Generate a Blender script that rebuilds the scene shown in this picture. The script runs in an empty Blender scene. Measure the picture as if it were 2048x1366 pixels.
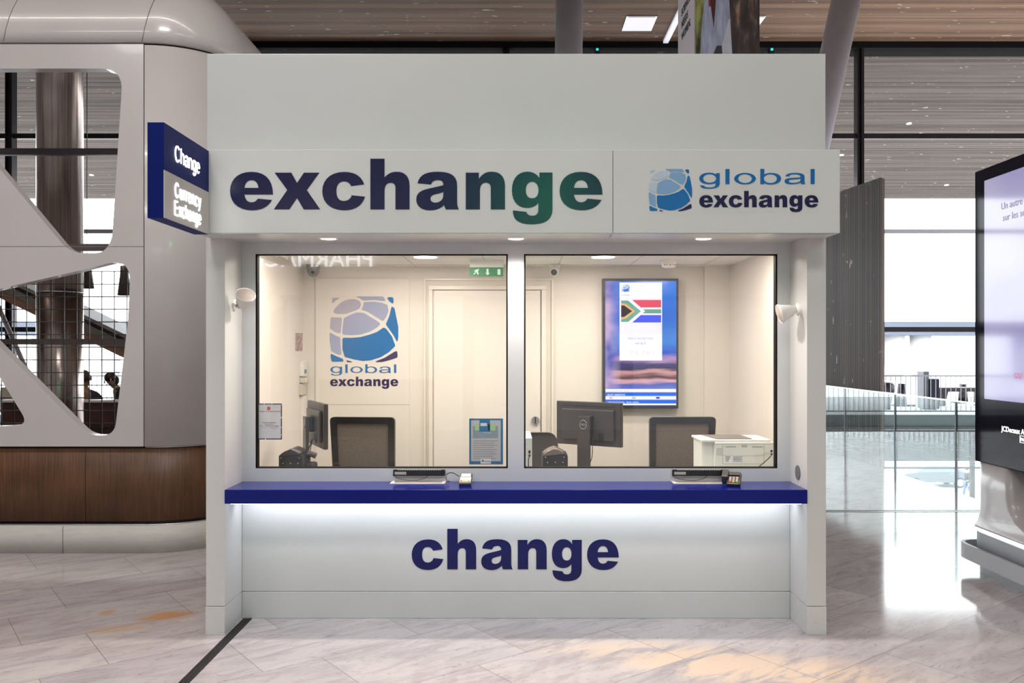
import bpy, bmesh, math, random
from mathutils import Vector, Matrix
R = math.radians
C = bpy.context.scene.collection
SC = bpy.context.scene
rnd = random.Random(7)

# ------------------------------------------------------------------ camera, world, lights, exposure
F = 1685.0; CX, CY, EYE = 1032.0, 697.0, 1.7         # focal length (px), vanishing point, eye height; camera stands at y=-5
cam = bpy.data.cameras.new('camera'); camo = bpy.data.objects.new('camera', cam); C.objects.link(camo)
camo.location = (0, -5, EYE); camo.rotation_euler = (R(90), 0, 0)
cam.sensor_fit = 'HORIZONTAL'; cam.sensor_width = 36; cam.lens = F * 36 / 2048
cam.shift_x = -(CX - 1024) / 2048; cam.shift_y = (CY - 683) / 2048
cam.clip_end = 400; cam.clip_start = .05
SC.camera = camo
SC.view_settings.view_transform = 'Standard'; SC.view_settings.look = 'None'
SC.view_settings.gamma = 1; SC.view_settings.use_curve_mapping = False
SC.view_settings.exposure = 0.0
w = bpy.data.worlds.new('overcast_sky'); SC.world = w; w.use_nodes = True
w.node_tree.nodes['Background'].inputs[0].default_value = (.93, .96, 1, 1)
w.node_tree.nodes['Background'].inputs[1].default_value = 7.0
SC.cycles.max_bounces = 7; SC.cycles.transparent_max_bounces = 16; SC.cycles.use_denoising = True
SC.cycles.caustics_reflective = False; SC.cycles.caustics_refractive = False
SC.cycles.sample_clamp_indirect = 6; SC.cycles.blur_glossy = .5

def area(name, loc, rot, sx, sy, power, col=(1, 1, 1), shape='RECTANGLE', spread=180):
    l = bpy.data.lights.new(name, 'AREA'); l.shape = shape; l.size = sx
    if shape == 'RECTANGLE': l.size_y = sy
    l.energy = power; l.color = col; l.spread = R(spread)
    o = bpy.data.objects.new(name, l); C.objects.link(o); o.location = loc; o.rotation_euler = rot
    return o
def spot(name, loc, rot, power, col, ang=120, blend=.6, rad=.03):
    l = bpy.data.lights.new(name, 'SPOT'); l.energy = power; l.color = col
    l.spot_size = R(ang); l.spot_blend = blend; l.shadow_soft_size = rad
    o = bpy.data.objects.new(name, l); C.objects.link(o); o.location = loc; o.rotation_euler = rot
    return o
HALL = (1, .955, .945)
for x in (-6.5, -2.2, 2.2, 6.5):                     # unseen fill lamps added at the hall ceiling to light the kiosk front
    area('hall_fill_lamp', (x, -7.0, 7.6), (0, 0, 0), 2.6, 1.6, 182, HALL)
area('hall_fill_lamp', (-2.5, -2.8, 7.6), (0, 0, 0), 1.4, 1.4, 150, HALL)  # extra unseen fill, added to brighten the curved corner of the white shell
area('hall_line_lamp', (-1.0, -.56, 7.6), (0, 0, 0), 15, .07, 165, (1, .90, .86), spread=120)
area('lounge_lamp', (-7, 5.5, 7.6), (0, 0, 0), 3, 3, 120, (1, .9, .8))
WARM = (1, .92, .82)
for x in (-1.13, 0, 1.13):
    spot('fascia_downlight_lamp', (x, .08, 2.335), (0, 0, 0), 42, (1, .91, .84), 150, 1, .03)
for x in (-.68, .655):
    area('kiosk_ceiling_lamp', (x, 1.36, 2.375), (0, 0, 0), .15, .15, 11, WARM, 'DISK')
for x in (-1.35, -.45, .45, 1.35):
    area('kiosk_fill_lamp', (x, .75, 2.385), (0, 0, 0), .3, .3, 11, WARM)  # added fill hidden above the window tops, evens out the interior walls
area('counter_led_lamp', (0, .20, .776), (R(25), 0, 0), 3.38, .03, 9, (.86, .93, 1))

# ------------------------------------------------------------------ materials
MATS = {}
def nt(name):
    m = bpy.data.materials.new(name); m.use_nodes = True
    return m, m.node_tree.nodes, m.node_tree.links, m.node_tree.nodes['Principled BSDF']
def srgb(r, g, b):
    f = lambda c: (c / 255 / 12.92) if c <= 10 else ((c / 255 + .055) / 1.055) ** 2.4
    return (f(r), f(g), f(b), 1)
def mat(name, col, rough=.5, metal=0, spec=.5, noise=0, nscale=8, coat=0, bump=0, stretch=(1, 1, 1)):
    if name in MATS: return MATS[name]
    m, N, L, P = nt(name)
    P.inputs['Base Color'].default_value = col; P.inputs['Roughness'].default_value = rough
    P.inputs['Metallic'].default_value = metal; P.inputs['Specular IOR Level'].default_value = spec
    P.inputs['Coat Weight'].default_value = coat; P.inputs['Coat Roughness'].default_value = .05
    tc = N.new('ShaderNodeTexCoord'); mp = N.new('ShaderNodeMapping'); nz = N.new('ShaderNodeTexNoise')
    mp.inputs['Scale'].default_value = stretch; nz.inputs['Scale'].default_value = nscale; nz.inputs['Detail'].default_value = 5
    L.new(tc.outputs['Object'], mp.inputs[0]); L.new(mp.outputs[0], nz.inputs['Vector'])
    rp = N.new('ShaderNodeValToRGB'); k = max(noise, .015)
    rp.color_ramp.elements[0].position = .3; rp.color_ramp.elements[1].position = .7
    rp.color_ramp.elements[0].color = tuple(c * (1 - k) for c in col[:3]) + (1,)
    rp.color_ramp.elements[1].color = tuple(min(1, c * (1 + k)) for c in col[:3]) + (1,)
    L.new(nz.outputs[0], rp.inputs[0]); L.new(rp.outputs[0], P.inputs['Base Color'])
    if bump:
        b = N.new('ShaderNodeBump'); b.inputs['Strength'].default_value = bump; b.inputs['Distance'].default_value = .01
        L.new(nz.outputs[0], b.inputs['Height']); L.new(b.outputs[0], P.inputs['Normal'])
    MATS[name] = m; return m
def emis(name, col, st):
    if name in MATS: return MATS[name]
    m, N, L, P = nt(name)
    P.inputs['Base Color'].default_value = (col[0] * .4, col[1] * .4, col[2] * .4, 1); P.inputs['Emission Color'].default_value = col
    P.inputs['Emission Strength'].default_value = st; P.inputs['Roughness'].default_value = .3
    MATS[name] = m; return m
def glass(name, tint=(1, 1, 1), ior=1.5, rough=0.0):
    m = bpy.data.materials.new(name); m.use_nodes = True; N = m.node_tree.nodes; L = m.node_tree.links; N.clear()
    o = N.new('ShaderNodeOutputMaterial'); mx = N.new('ShaderNodeMixShader'); t = N.new('ShaderNodeBsdfTransparent')
    g = N.new('ShaderNodeBsdfGlossy'); f = N.new('ShaderNodeFresnel'); f.inputs[0].default_value = ior
    t.inputs[0].default_value = tint + (1,); g.inputs['Roughness'].default_value = rough
    # the node inverts its IOR on the far face of a pane; undo that, since these thin panes do not bend the light
    ge = N.new('ShaderNodeNewGeometry'); mr = N.new('ShaderNodeMapRange'); mr.inputs[3].default_value = ior; mr.inputs[4].default_value = 1 / ior
    L.new(ge.outputs['Backfacing'], mr.inputs[0]); L.new(mr.outputs[0], f.inputs[0])
    L.new(f.outputs[0], mx.inputs[0]); L.new(t.outputs[0], mx.inputs[1]); L.new(g.outputs[0], mx.inputs[2]); L.new(mx.outputs[0], o.inputs[0])
    MATS[name] = m; return m
WHITE = mat('white_laminate', (.58, .59, .58, 1), .34, nscale=1.3, noise=.03)
WHITE_SCUFF = None
GREYW = mat('painted_frame', (.62, .635, .64, 1), .4, noise=.02, nscale=3)
NAVY = mat('navy_vinyl', (.004, .003, .045, 1), .25, spec=.5)
LOGO = {'a': mat('logo_pale', srgb(176, 190, 206), .25), 'b': mat('logo_light', srgb(120, 158, 196), .25),
        'c': mat('logo_blue', srgb(0, 100, 165), .25), 'd': mat('logo_navy', srgb(24, 24, 78), .25)}
LOGOTXT = mat('logo_blue_text', srgb(0, 96, 158), .25)
BLUE = mat('blue_counter', (.001, .007, .165, 1), .16, spec=.28, noise=.05, nscale=2)
SIGNBLUE = mat('sign_blue', (.002, .009, .12, 1), .45, spec=.12, noise=.03)
CREAM = mat('cream_wall', (.78, .725, .66, 1), .5, noise=.02, nscale=2)
CREAM2 = mat('cream_panel', (.81, .755, .695, 1), .35, noise=.015, nscale=2)
CEILT = mat('ceiling_tile', (.80, .77, .72, 1), .7, noise=.02, nscale=30)
BLACK = mat('black_plastic', (.012, .011, .012, 1), .35, noise=.1)
DGREY = mat('dark_grey_plastic', (.045, .04, .038, 1), .4, noise=.06)
MGREY = mat('mid_grey', (.2, .2, .2, 1), .5)
DARKMET = mat('dark_steel', (.03, .025, .03, 1), .35, metal=.6, noise=.1)
STEEL = mat('brushed_steel', (.55, .55, .57, 1), .3, metal=.8, noise=.05, stretch=(1, 1, .1))
WHITEPL = mat('white_plastic', (.78, .76, .73, 1), .35)
PRINTER = mat('printer_white', (.78, .80, .76, 1), .4)
PAPER = mat('paper', (.88, .88, .92, 1), .6)
GUM = mat('black_gasket', (.006, .004, .004, 1), .7, spec=.2)
PGLASS = glass('kiosk_glass', (.985, .985, .975))
FGLASS = glass('facade_glass', (.97, .985, .98), 1.35)
BGLASS = glass('balustrade_glass', (.88, .96, .95), 1.52)

def slat_mat(name, c1, c2, axis, pitch, rough=.45, speck=True):
    """slatted timber boards: bands across `axis` with random tone, dark joints and pale flecks"""
    m, N, L, P = nt(name)
    tc = N.new('ShaderNodeTexCoord'); sx = N.new('ShaderNodeSeparateXYZ'); L.new(tc.outputs['Object'], sx.inputs[0])
    d = N.new('ShaderNodeMath'); d.operation = 'DIVIDE'; d.inputs[1].default_value = pitch; L.new(sx.outputs[axis], d.inputs[0])
    fl = N.new('ShaderNodeMath'); fl.operation = 'FLOOR'; L.new(d.outputs[0], fl.inputs[0])
    fr = N.new('ShaderNodeMath'); fr.operation = 'FRACT'; L.new(d.outputs[0], fr.inputs[0])
    wn = N.new('ShaderNodeTexWhiteNoise'); wn.noise_dimensions = '1D'; L.new(fl.outputs[0], wn.inputs['W'])
    sc = [.5, .5, .5]; sc[axis] = 14; mp = N.new('ShaderNodeMapping'); mp.inputs['Scale'].default_value = sc
    nz = N.new('ShaderNodeTexNoise'); nz.inputs['Scale'].default_value = 1; nz.inputs['Detail'].default_value = 6
    L.new(tc.outputs['Object'], mp.inputs[0]); L.new(mp.outputs[0], nz.inputs['Vector'])
    ad = N.new('ShaderNodeMath'); ad.operation = 'MULTIPLY_ADD'; ad.inputs[1].default_value = .45; L.new(wn.outputs['Value'], ad.inputs[0]); 
    m2 = N.new('ShaderNodeMath'); m2.operation = 'MULTIPLY'; m2.inputs[1].default_value = .75; L.new(nz.outputs[0], m2.inputs[0]); L.new(m2.outputs[0], ad.inputs[2])
    rp = N.new('ShaderNodeValToRGB'); rp.color_ramp.elements[0].position = .2; rp.color_ramp.elements[1].position = .8
    rp.color_ramp.elements[0].color = c1; rp.color_ramp.elements[1].color = c2; L.new(ad.outputs[0], rp.inputs[0])
    gt = N.new('ShaderNodeMath'); gt.operation = 'GREATER_THAN'; gt.inputs[1].default_value = .80; L.new(fr.outputs[0], gt.inputs[0])
    mx = N.new('ShaderNodeMixRGB'); mx.inputs[2].default_value = tuple(c * .35 for c in c1[:3]) + (1,)
    L.new(gt.outputs[0], mx.inputs[0]); L.new(rp.outputs[0], mx.inputs[1])
    out = mx
    if speck:  # sparse pale flecks mixed over the boards
        s2 = [2.5, 2.5, 2.5]; s2[axis] = 12; mp2 = N.new('ShaderNodeMapping'); mp2.inputs['Scale'].default_value = s2
        n2 = N.new('ShaderNodeTexNoise'); n2.inputs['Scale'].default_value = 1.6; n2.inputs['Detail'].default_value = 3
        L.new(tc.outputs['Object'], mp2.inputs[0]); L.new(mp2.outputs[0], n2.inputs['Vector'])
        r2 = N.new('ShaderNodeValToRGB'); r2.color_ramp.elements[0].position = .70; r2.color_ramp.elements[1].position = .74
        L.new(n2.outputs[0], r2.inputs[0]); mx2 = N.new('ShaderNodeMixRGB'); mx2.inputs[2].default_value = (.55, .52, .5, 1)
        L.new(r2.outputs[0], mx2.inputs[0]); L.new(mx.outputs[0], mx2.inputs[1]); out = mx2
    L.new(out.outputs[0], P.inputs['Base Color']); P.inputs['Roughness'].default_value = rough; P.inputs['Specular IOR Level'].default_value = .2
    b = N.new('ShaderNodeBump'); b.inputs['Strength'].default_value = .4; b.inputs['Distance'].default_value = .02; b.invert = True
    L.new(gt.outputs[0], b.inputs['Height']); L.new(b.outputs[0], P.inputs['Normal'])
    MATS[name] = m; return m
SLAT_IN = slat_mat('timber_slats_inside', (.055, .026, .013, 1), (.20, .115, .068, 1), 1, .065, .7)
SLAT_OUT = slat_mat('timber_slats_canopy', (.04, .031, .027, 1), (.15, .118, .10, 1), 1, .062, .7)
SLAT_WALL = slat_mat('timber_slats_wall', (.028, .018, .015, 1), (.09, .063, .054, 1), 1, .07, .6)

def marble():
    m, N, L, P = nt('marble_tiles')
    tc = N.new('ShaderNodeTexCoord'); mp = N.new('ShaderNodeMapping'); mp.inputs['Rotation'].default_value = (0, 0, R(-37.5))
    mp.inputs['Location'].default_value = (.12, -.355, 0)
    L.new(tc.outputs['Object'], mp.inputs[0])
    br = N.new('ShaderNodeTexBrick'); br.inputs['Scale'].default_value = 1; br.inputs['Mortar Size'].default_value = .0022
    br.inputs['Mortar Smooth'].default_value = .3; br.inputs['Brick Width'].default_value = .95; br.inputs['Row Height'].default_value = .6125
    br.offset = .35; br.squash = 1
    br.inputs['Color1'].default_value = (0, 0, 0, 1); br.inputs['Color2'].default_value = (1, 1, 1, 1); br.inputs['Mortar'].default_value = (.5, .5, .5, 1)
    L.new(mp.outputs[0], br.inputs['Vector'])
    r0 = N.new('ShaderNodeValToRGB'); e = r0.color_ramp.elements
    e[0].color = (.44, .405, .41, 1); e[1].color = (.54, .495, .485, 1); L.new(br.outputs['Color'], r0.inputs[0])
    # veins, running along the tiles
    mv = N.new('ShaderNodeMapping'); mv.inputs['Scale'].default_value = (1.4, 5, 1); mv.inputs['Rotation'].default_value = (0, 0, R(14))
    L.new(mp.outputs[0], mv.inputs[0])
    nv = N.new('ShaderNodeTexNoise'); nv.inputs['Scale'].default_value = 1.6; nv.inputs['Detail'].default_value = 9; nv.inputs['Distortion'].default_value = .9
    nv.inputs['Roughness'].default_value = .62
    L.new(mv.outputs[0], nv.inputs['Vector'])
    rv = N.new('ShaderNodeValToRGB'); rv.color_ramp.elements[0].position = .33; rv.color_ramp.elements[1].position = .56
    rv.color_ramp.elements[0].color = (.76, .74, .755, 1); rv.color_ramp.elements[1].color = (1, 1, 1, 1); L.new(nv.outputs[0], rv.inputs[0])
    mu = N.new('ShaderNodeMixRGB'); mu.blend_type = 'MULTIPLY'; mu.inputs[0].default_value = 1
    L.new(r0.outputs[0], mu.inputs[1]); L.new(rv.outputs[0], mu.inputs[2])
    # fine grey flecks
    nf = N.new('ShaderNodeTexNoise'); nf.inputs['Scale'].default_value = 9; nf.inputs['Detail'].default_value = 8; nf.inputs['Distortion'].default_value = 1.5
    L.new(mv.outputs[0], nf.inputs['Vector'])
    rf = N.new('ShaderNodeValToRGB'); rf.color_ramp.elements[0].position = .30; rf.color_ramp.elements[1].position = .42
    rf.color_ramp.elements[0].color = (.68, .66, .67, 1); rf.color_ramp.elements[1].color = (1, 1, 1, 1); L.new(nf.outputs[0], rf.inputs[0])
    mu2 = N.new('ShaderNodeMixRGB'); mu2.blend_type = 'MULTIPLY'; mu2.inputs[0].default_value = .8
    L.new(mu.outputs[0], mu2.inputs[1]); L.new(rf.outputs[0], mu2.inputs[2])
    # iron stains at fixed spots of the floor
    cur = mu2
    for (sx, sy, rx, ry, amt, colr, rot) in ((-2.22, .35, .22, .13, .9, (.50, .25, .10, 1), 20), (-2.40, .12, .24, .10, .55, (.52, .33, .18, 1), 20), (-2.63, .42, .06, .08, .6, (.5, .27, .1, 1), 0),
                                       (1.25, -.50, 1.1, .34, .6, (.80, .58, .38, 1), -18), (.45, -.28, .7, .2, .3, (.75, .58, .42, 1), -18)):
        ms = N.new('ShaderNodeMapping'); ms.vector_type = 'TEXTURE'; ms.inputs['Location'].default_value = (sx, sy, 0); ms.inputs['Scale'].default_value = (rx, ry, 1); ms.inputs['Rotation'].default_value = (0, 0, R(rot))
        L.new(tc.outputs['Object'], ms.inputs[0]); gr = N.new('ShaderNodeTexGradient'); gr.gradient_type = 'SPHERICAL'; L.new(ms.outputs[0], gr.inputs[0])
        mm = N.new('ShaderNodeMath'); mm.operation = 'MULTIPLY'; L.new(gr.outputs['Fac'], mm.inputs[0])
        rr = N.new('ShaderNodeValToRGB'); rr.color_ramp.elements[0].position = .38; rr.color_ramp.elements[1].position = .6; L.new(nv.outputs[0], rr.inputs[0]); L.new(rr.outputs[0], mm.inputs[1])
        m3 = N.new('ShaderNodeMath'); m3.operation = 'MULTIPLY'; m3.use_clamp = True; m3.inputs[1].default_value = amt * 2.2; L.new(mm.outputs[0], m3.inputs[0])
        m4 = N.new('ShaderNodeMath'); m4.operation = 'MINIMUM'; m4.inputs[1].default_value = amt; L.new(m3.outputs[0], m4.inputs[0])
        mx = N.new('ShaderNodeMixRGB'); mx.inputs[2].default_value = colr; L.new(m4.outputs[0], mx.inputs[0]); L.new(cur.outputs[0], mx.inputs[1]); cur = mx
    # mortar
    mo = N.new('ShaderNodeMixRGB'); mo.inputs[2].default_value = (.22, .20, .20, 1)
    L.new(br.outputs['Fac'], mo.inputs[0]); L.new(cur.outputs[0], mo.inputs[1])
    L.new(mo.outputs[0], P.inputs['Base Color'])
    nr = N.new('ShaderNodeTexNoise'); nr.inputs['Scale'].default_value = 2.2; nr.inputs['Detail'].default_value = 4; L.new(mv.outputs[0], nr.inputs['Vector'])
    rr = N.new('ShaderNodeMapRange'); rr.inputs[3].default_value = .07; rr.inputs[4].default_value = .13; L.new(nr.outputs[0], rr.inputs[0]); L.new(rr.outputs[0], P.inputs['Roughness'])
    P.inputs['Specular IOR Level'].default_value = .5
    return m
MARBLE = marble()

def wood_panel():
    m, N, L, P = nt('oak_veneer')
    tc = N.new('ShaderNodeTexCoord'); mp = N.new('ShaderNodeMapping'); mp.inputs['Scale'].default_value = (26, 26, 1.2)
    nz = N.new('ShaderNodeTexNoise'); nz.inputs['Scale'].default_value = 3; nz.inputs['Detail'].default_value = 8
    L.new(tc.outputs['Object'], mp.inputs[0]); L.new(mp.outputs[0], nz.inputs['Vector'])
    n2 = N.new('ShaderNodeTexNoise'); n2.inputs['Scale'].default_value = 2.2; L.new(tc.outputs['Object'], n2.inputs['Vector'])
    a = N.new('ShaderNodeMath'); a.operation = 'ADD'; L.new(nz.outputs[0], a.inputs[0]); L.new(n2.outputs[0], a.inputs[1])
    h = N.new('ShaderNodeMath'); h.operation = 'MULTIPLY'; h.inputs[1].default_value = .5; L.new(a.outputs[0], h.inputs[0])
    rp = N.new('ShaderNodeValToRGB'); rp.color_ramp.elements[0].position = .32; rp.color_ramp.elements[1].position = .68
    rp.color_ramp.elements[0].color = (.055, .024, .010, 1); rp.color_ramp.elements[1].color = (.17, .075, .032, 1)
    L.new(h.outputs[0], rp.inputs[0]); L.new(rp.outputs[0], P.inputs['Base Color']); P.inputs['Roughness'].default_value = .45
    MATS['oak_veneer'] = m; return m
OAK = wood_panel()
KIOSKW = mat('white_metal_shell', (.55, .52, .515, 1), .22, noise=.03, nscale=1.5, coat=.3)
PLINTH = mat('scuffed_plinth', (.56, .55, .52, 1), .5, noise=.07, nscale=6, stretch=(1, 1, 8))
COLMET = mat('bronze_steel', (.30, .245, .22, 1), .25, metal=1, noise=.35, nscale=10, stretch=(5, 5, .06))
COLGREY = mat('grey_column_paint', (.36, .345, .38, 1), .4, noise=.04)

# ------------------------------------------------------------------ mesh helpers
ORG = {}
def tag(o, label=None, cat=None, group=None, kind=None):
    if label: o['label'] = label
    if cat: o['category'] = cat
    if group: o['group'] = group
    if kind: o['kind'] = kind
    return o
def thing(name, loc, label, cat, group=None, local=False, rz=0, kind=None):
    o = bpy.data.objects.new(name, None); C.objects.link(o); o.location = loc; o.rotation_euler = (0, 0, rz); o.empty_display_size = .1
    ORG[o.name] = Vector((0, 0, 0)) if local else Vector(loc)
    return tag(o, label, cat, group, kind)
class MB:
    def __init__(s): s.v = []; s.f = []; s.sm = []
    def add(s, vs, fs, smooth=False):
        b = len(s.v); s.v += [Vector(v) for v in vs]; s.f += [[i + b for i in f] for f in fs]; s.sm += [smooth] * len(fs); return s
    def box(s, x0, x1, y0, y1, z0, z1, bev=0, rot=None, at=None):
        if x0 > x1: x0, x1 = x1, x0
        if y0 > y1: y0, y1 = y1, y0
        if z0 > z1: z0, z1 = z1, z0
        bm = bmesh.new(); bmesh.ops.create_cube(bm, size=1)
        for v in bm.verts: v.co = Vector(((x0 + x1) / 2 + v.co.x * (x1 - x0), (y0 + y1) / 2 + v.co.y * (y1 - y0), (z0 + z1) / 2 + v.co.z * (z1 - z0)))
        bev = min(bev, .45 * min(x1 - x0, y1 - y0, z1 - z0))
        if bev > 0: bmesh.ops.bevel(bm, geom=bm.edges[:], offset=bev, segments=2, affect='EDGES', profile=.6)
        if rot: bmesh.ops.transform(bm, matrix=rot, verts=bm.verts)
        if at: bmesh.ops.translate(bm, vec=at, verts=bm.verts)
        bm.verts.index_update(); s.add([v.co.copy() for v in bm.verts], [[v.index for v in f.verts] for f in bm.faces]); bm.free(); return s
    def cyl(s, p0, p1, r0, r1=None, n=20, cap=True):
        r1 = r0 if r1 is None else r1; p0 = Vector(p0); p1 = Vector(p1); d = (p1 - p0).normalized()
        u = d.orthogonal().normalized(); w_ = d.cross(u); vs = []
        for p, r in ((p0, r0), (p1, r1)):
            vs += [p + (u * math.cos(2 * math.pi * k / n) + w_ * math.sin(2 * math.pi * k / n)) * r for k in range(n)]
        s.add(vs, [[k, (k + 1) % n, n + (k + 1) % n, n + k] for k in range(n)], True)
        if cap: s.add(vs, [list(range(n))[::-1], list(range(n, 2 * n))])
        return s
    def tube(s, pts, r, n=8):
        pts = [Vector(p) for p in pts]; vs = []; u = None
        for i, p in enumerate(pts):
            d = (pts[min(i + 1, len(pts) - 1)] - pts[max(i - 1, 0)]).normalized()
            u = (d.orthogonal() if u is None else u - d * u.dot(d)).normalized(); w_ = d.cross(u)
            vs += [p + (u * math.cos(2 * math.pi * k / n) + w_ * math.sin(2 * math.pi * k / n)) * r for k in range(n)]
        fs = [[i * n + k, i * n + (k + 1) % n, (i + 1) * n + (k + 1) % n, (i + 1) * n + k] for i in range(len(pts) - 1) for k in range(n)]
        s.add(vs, fs, True); s.add(vs, [list(range(n))[::-1], list(range((len(pts) - 1) * n, len(pts) * n))]); return s
    def lathe(s, prof, origin=(0, 0, 0), axis=(0, 0, 1), n=28):
        a = Vector(axis).normalized(); u = a.orthogonal().normalized(); w_ = a.cross(u); o = Vector(origin); vs = []
        for (r, h) in prof:
            vs += [o + a * h + (u * math.cos(2 * math.pi * k / n) + w_ * math.sin(2 * math.pi * k / n)) * max(r, 1e-4) for k in range(n)]
        fs = [[i * n + k, i * n + (k + 1) % n, (i + 1) * n + (k + 1) % n, (i + 1) * n + k] for i in range(len(prof) - 1) for k in range(n)]
        s.add(vs, fs, True); return s
    def ell(s, c, r, n=18, rot=None):
        c = Vector(c); vs = []; fs = []
        for i in range(n // 2 + 1):
            t = math.pi * i / (n // 2)
            for k in range(n):
                p = 2 * math.pi * k / n; q = Vector((r[0] * math.sin(t) * math.cos(p), r[1] * math.sin(t) * math.sin(p), r[2] * math.cos(t)))
                if rot: q = rot @ q
                vs.append(c + q)
        for i in range(n // 2):
            for k in range(n): fs.append([i * n + k, (i + 1) * n + k, (i + 1) * n + (k + 1) % n, i * n + (k + 1) % n])
        s.add(vs, fs, True); return s
    def grid(s, rings, close=True, smooth=True, caps=False):
        n = len(rings[0]); vs = [p for r in rings for p in r]; m = n if close else n - 1
        s.add(vs, [[i * n + k, i * n + (k + 1) % n, (i + 1) * n + (k + 1) % n, (i + 1) * n + k] for i in range(len(rings) - 1) for k in range(m)], smooth)
        if caps: s.add(vs, [list(range(n))[::-1], list(range((len(rings) - 1) * n, len(rings) * n))])
        return s
    def flat(s, tris, M, smooth=False):
        vs, fs = tris; s.add([M @ Vector(v) for v in vs], fs, smooth); return s
    def build(s, name, m, parent=None, label=None, kind=None):
        me = bpy.data.meshes.new(name); org = ORG[parent.name] if parent is not None else Vector((0, 0, 0))
        me.from_pydata([v - org for v in s.v], [], s.f); me.validate()
        if len(me.polygons) == len(s.sm): me.polygons.foreach_set('use_smooth', s.sm)
        bm = bmesh.new(); bm.from_mesh(me); bmesh.ops.remove_doubles(bm, verts=bm.verts, dist=1e-5)
        bmesh.ops.recalc_face_normals(bm, faces=bm.faces); bm.to_mesh(me); bm.free()
        me.materials.append(m); o = bpy.data.objects.new(name, me); C.objects.link(o)
        if parent is not None: o.parent = parent; ORG[o.name] = org
        else: ORG[o.name] = Vector((0, 0, 0))
        if label: o['label'] = label
        if kind: o['kind'] = kind
        return o
def single(name, mb, m, loc, label, cat, group=None, kind=None):
    """a top-level thing that is one mesh, its origin at loc"""
    o = mb.build(name, m); loc = Vector(loc); o.data.transform(Matrix.Translation(-loc)); o.location = loc
    return tag(o, label, cat, group, kind)
def P3(px, py, d): return Vector(((px - CX) * d / F, d - 5, EYE - (py - CY) * d / F))
def XX(px, d): return (px - CX) * d / F
def ZZ(py, d): return EYE - (py - CY) * d / F
def front(y, s=1): return Matrix(((s, 0, 0, 0), (0, 0, -1, y), (0, s, 0, 0), (0, 0, 0, 1)))      # xy shape -> xz plane facing -y, extruded about y
def _grab(cu):
    o = bpy.data.objects.new('t', cu); C.objects.link(o); bpy.context.view_layer.update()
    me = bpy.data.meshes.new_from_object(o.evaluated_get(bpy.context.evaluated_depsgraph_get()))
    r = ([v.co.copy() for v in me.vertices], [list(p.vertices) for p in me.polygons])
    bpy.data.objects.remove(o); bpy.data.curves.remove(cu); bpy.data.meshes.remove(me); return r
def shape(contours, depth):
    cu = bpy.data.curves.new('t', 'CURVE'); cu.dimensions = '2D'; cu.fill_mode = 'BOTH'; cu.extrude = depth / 2
    for c in contours:
        sp = cu.splines.new('POLY'); sp.points.add(len(c) - 1); sp.use_cyclic_u = True
        for p, q in zip(sp.points, c): p.co = (q[0], q[1], 0, 1)
    return _grab(cu)
def text(s, size, depth=.001, sx=1.0, align='LEFT', spacing=1.0, off=0):
    cu = bpy.data.curves.new('t', 'FONT'); cu.body = s; cu.size = size; cu.extrude = depth / 2; cu.align_x = align; cu.space_character = spacing
    cu.resolution_u = 3; cu.offset = off
    vs, fs = _grab(cu); return ([Vector((v.x * sx, v.y, v.z)) for v in vs], fs)
def bez(cmds, n=7):
    """'M'/'L'/'C' commands -> polyline"""
    out = []; cur = None
    for c in cmds:
        if c[0] in 'ML': cur = (c[1], c[2]); out.append(cur)
        else:
            p0 = cur; p1, p2, p3 = (c[1], c[2]), (c[3], c[4]), (c[5], c[6])
            for k in range(1, n + 1):
                t = k / n; u = 1 - t
                out.append(tuple(u ** 3 * p0[i] + 3 * u * u * t * p1[i] + 3 * u * t * t * p2[i] + t ** 3 * p3[i] for i in (0, 1)))
            cur = p3
    if math.hypot(out[0][0] - out[-1][0], out[0][1] - out[-1][1]) < 1: out.pop()
    return out
def ellc(cx, cy, rx, ry, n=32): return [(cx + rx * math.cos(2 * math.pi * k / n), cy + ry * math.sin(2 * math.pi * k / n)) for k in range(n)]
def roundpoly(pts, rads, n=8):
    out = []; m = len(pts)
    for i in range(m):
        p = Vector(pts[i]); a = Vector(pts[i - 1]) - p; b = Vector(pts[(i + 1) % m]) - p
        ang = a.angle(b); r = rads[i] if isinstance(rads, (list, tuple)) else rads
        t = min(r / math.tan(ang / 2), .48 * a.length, .48 * b.length)
        q0 = p + a.normalized() * t; q1 = p + b.normalized() * t
        for k in range(n + 1):
            u = k / n; out.append(tuple((1 - u) ** 2 * q0 + 2 * u * (1 - u) * p + u * u * q1))
    return out
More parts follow.
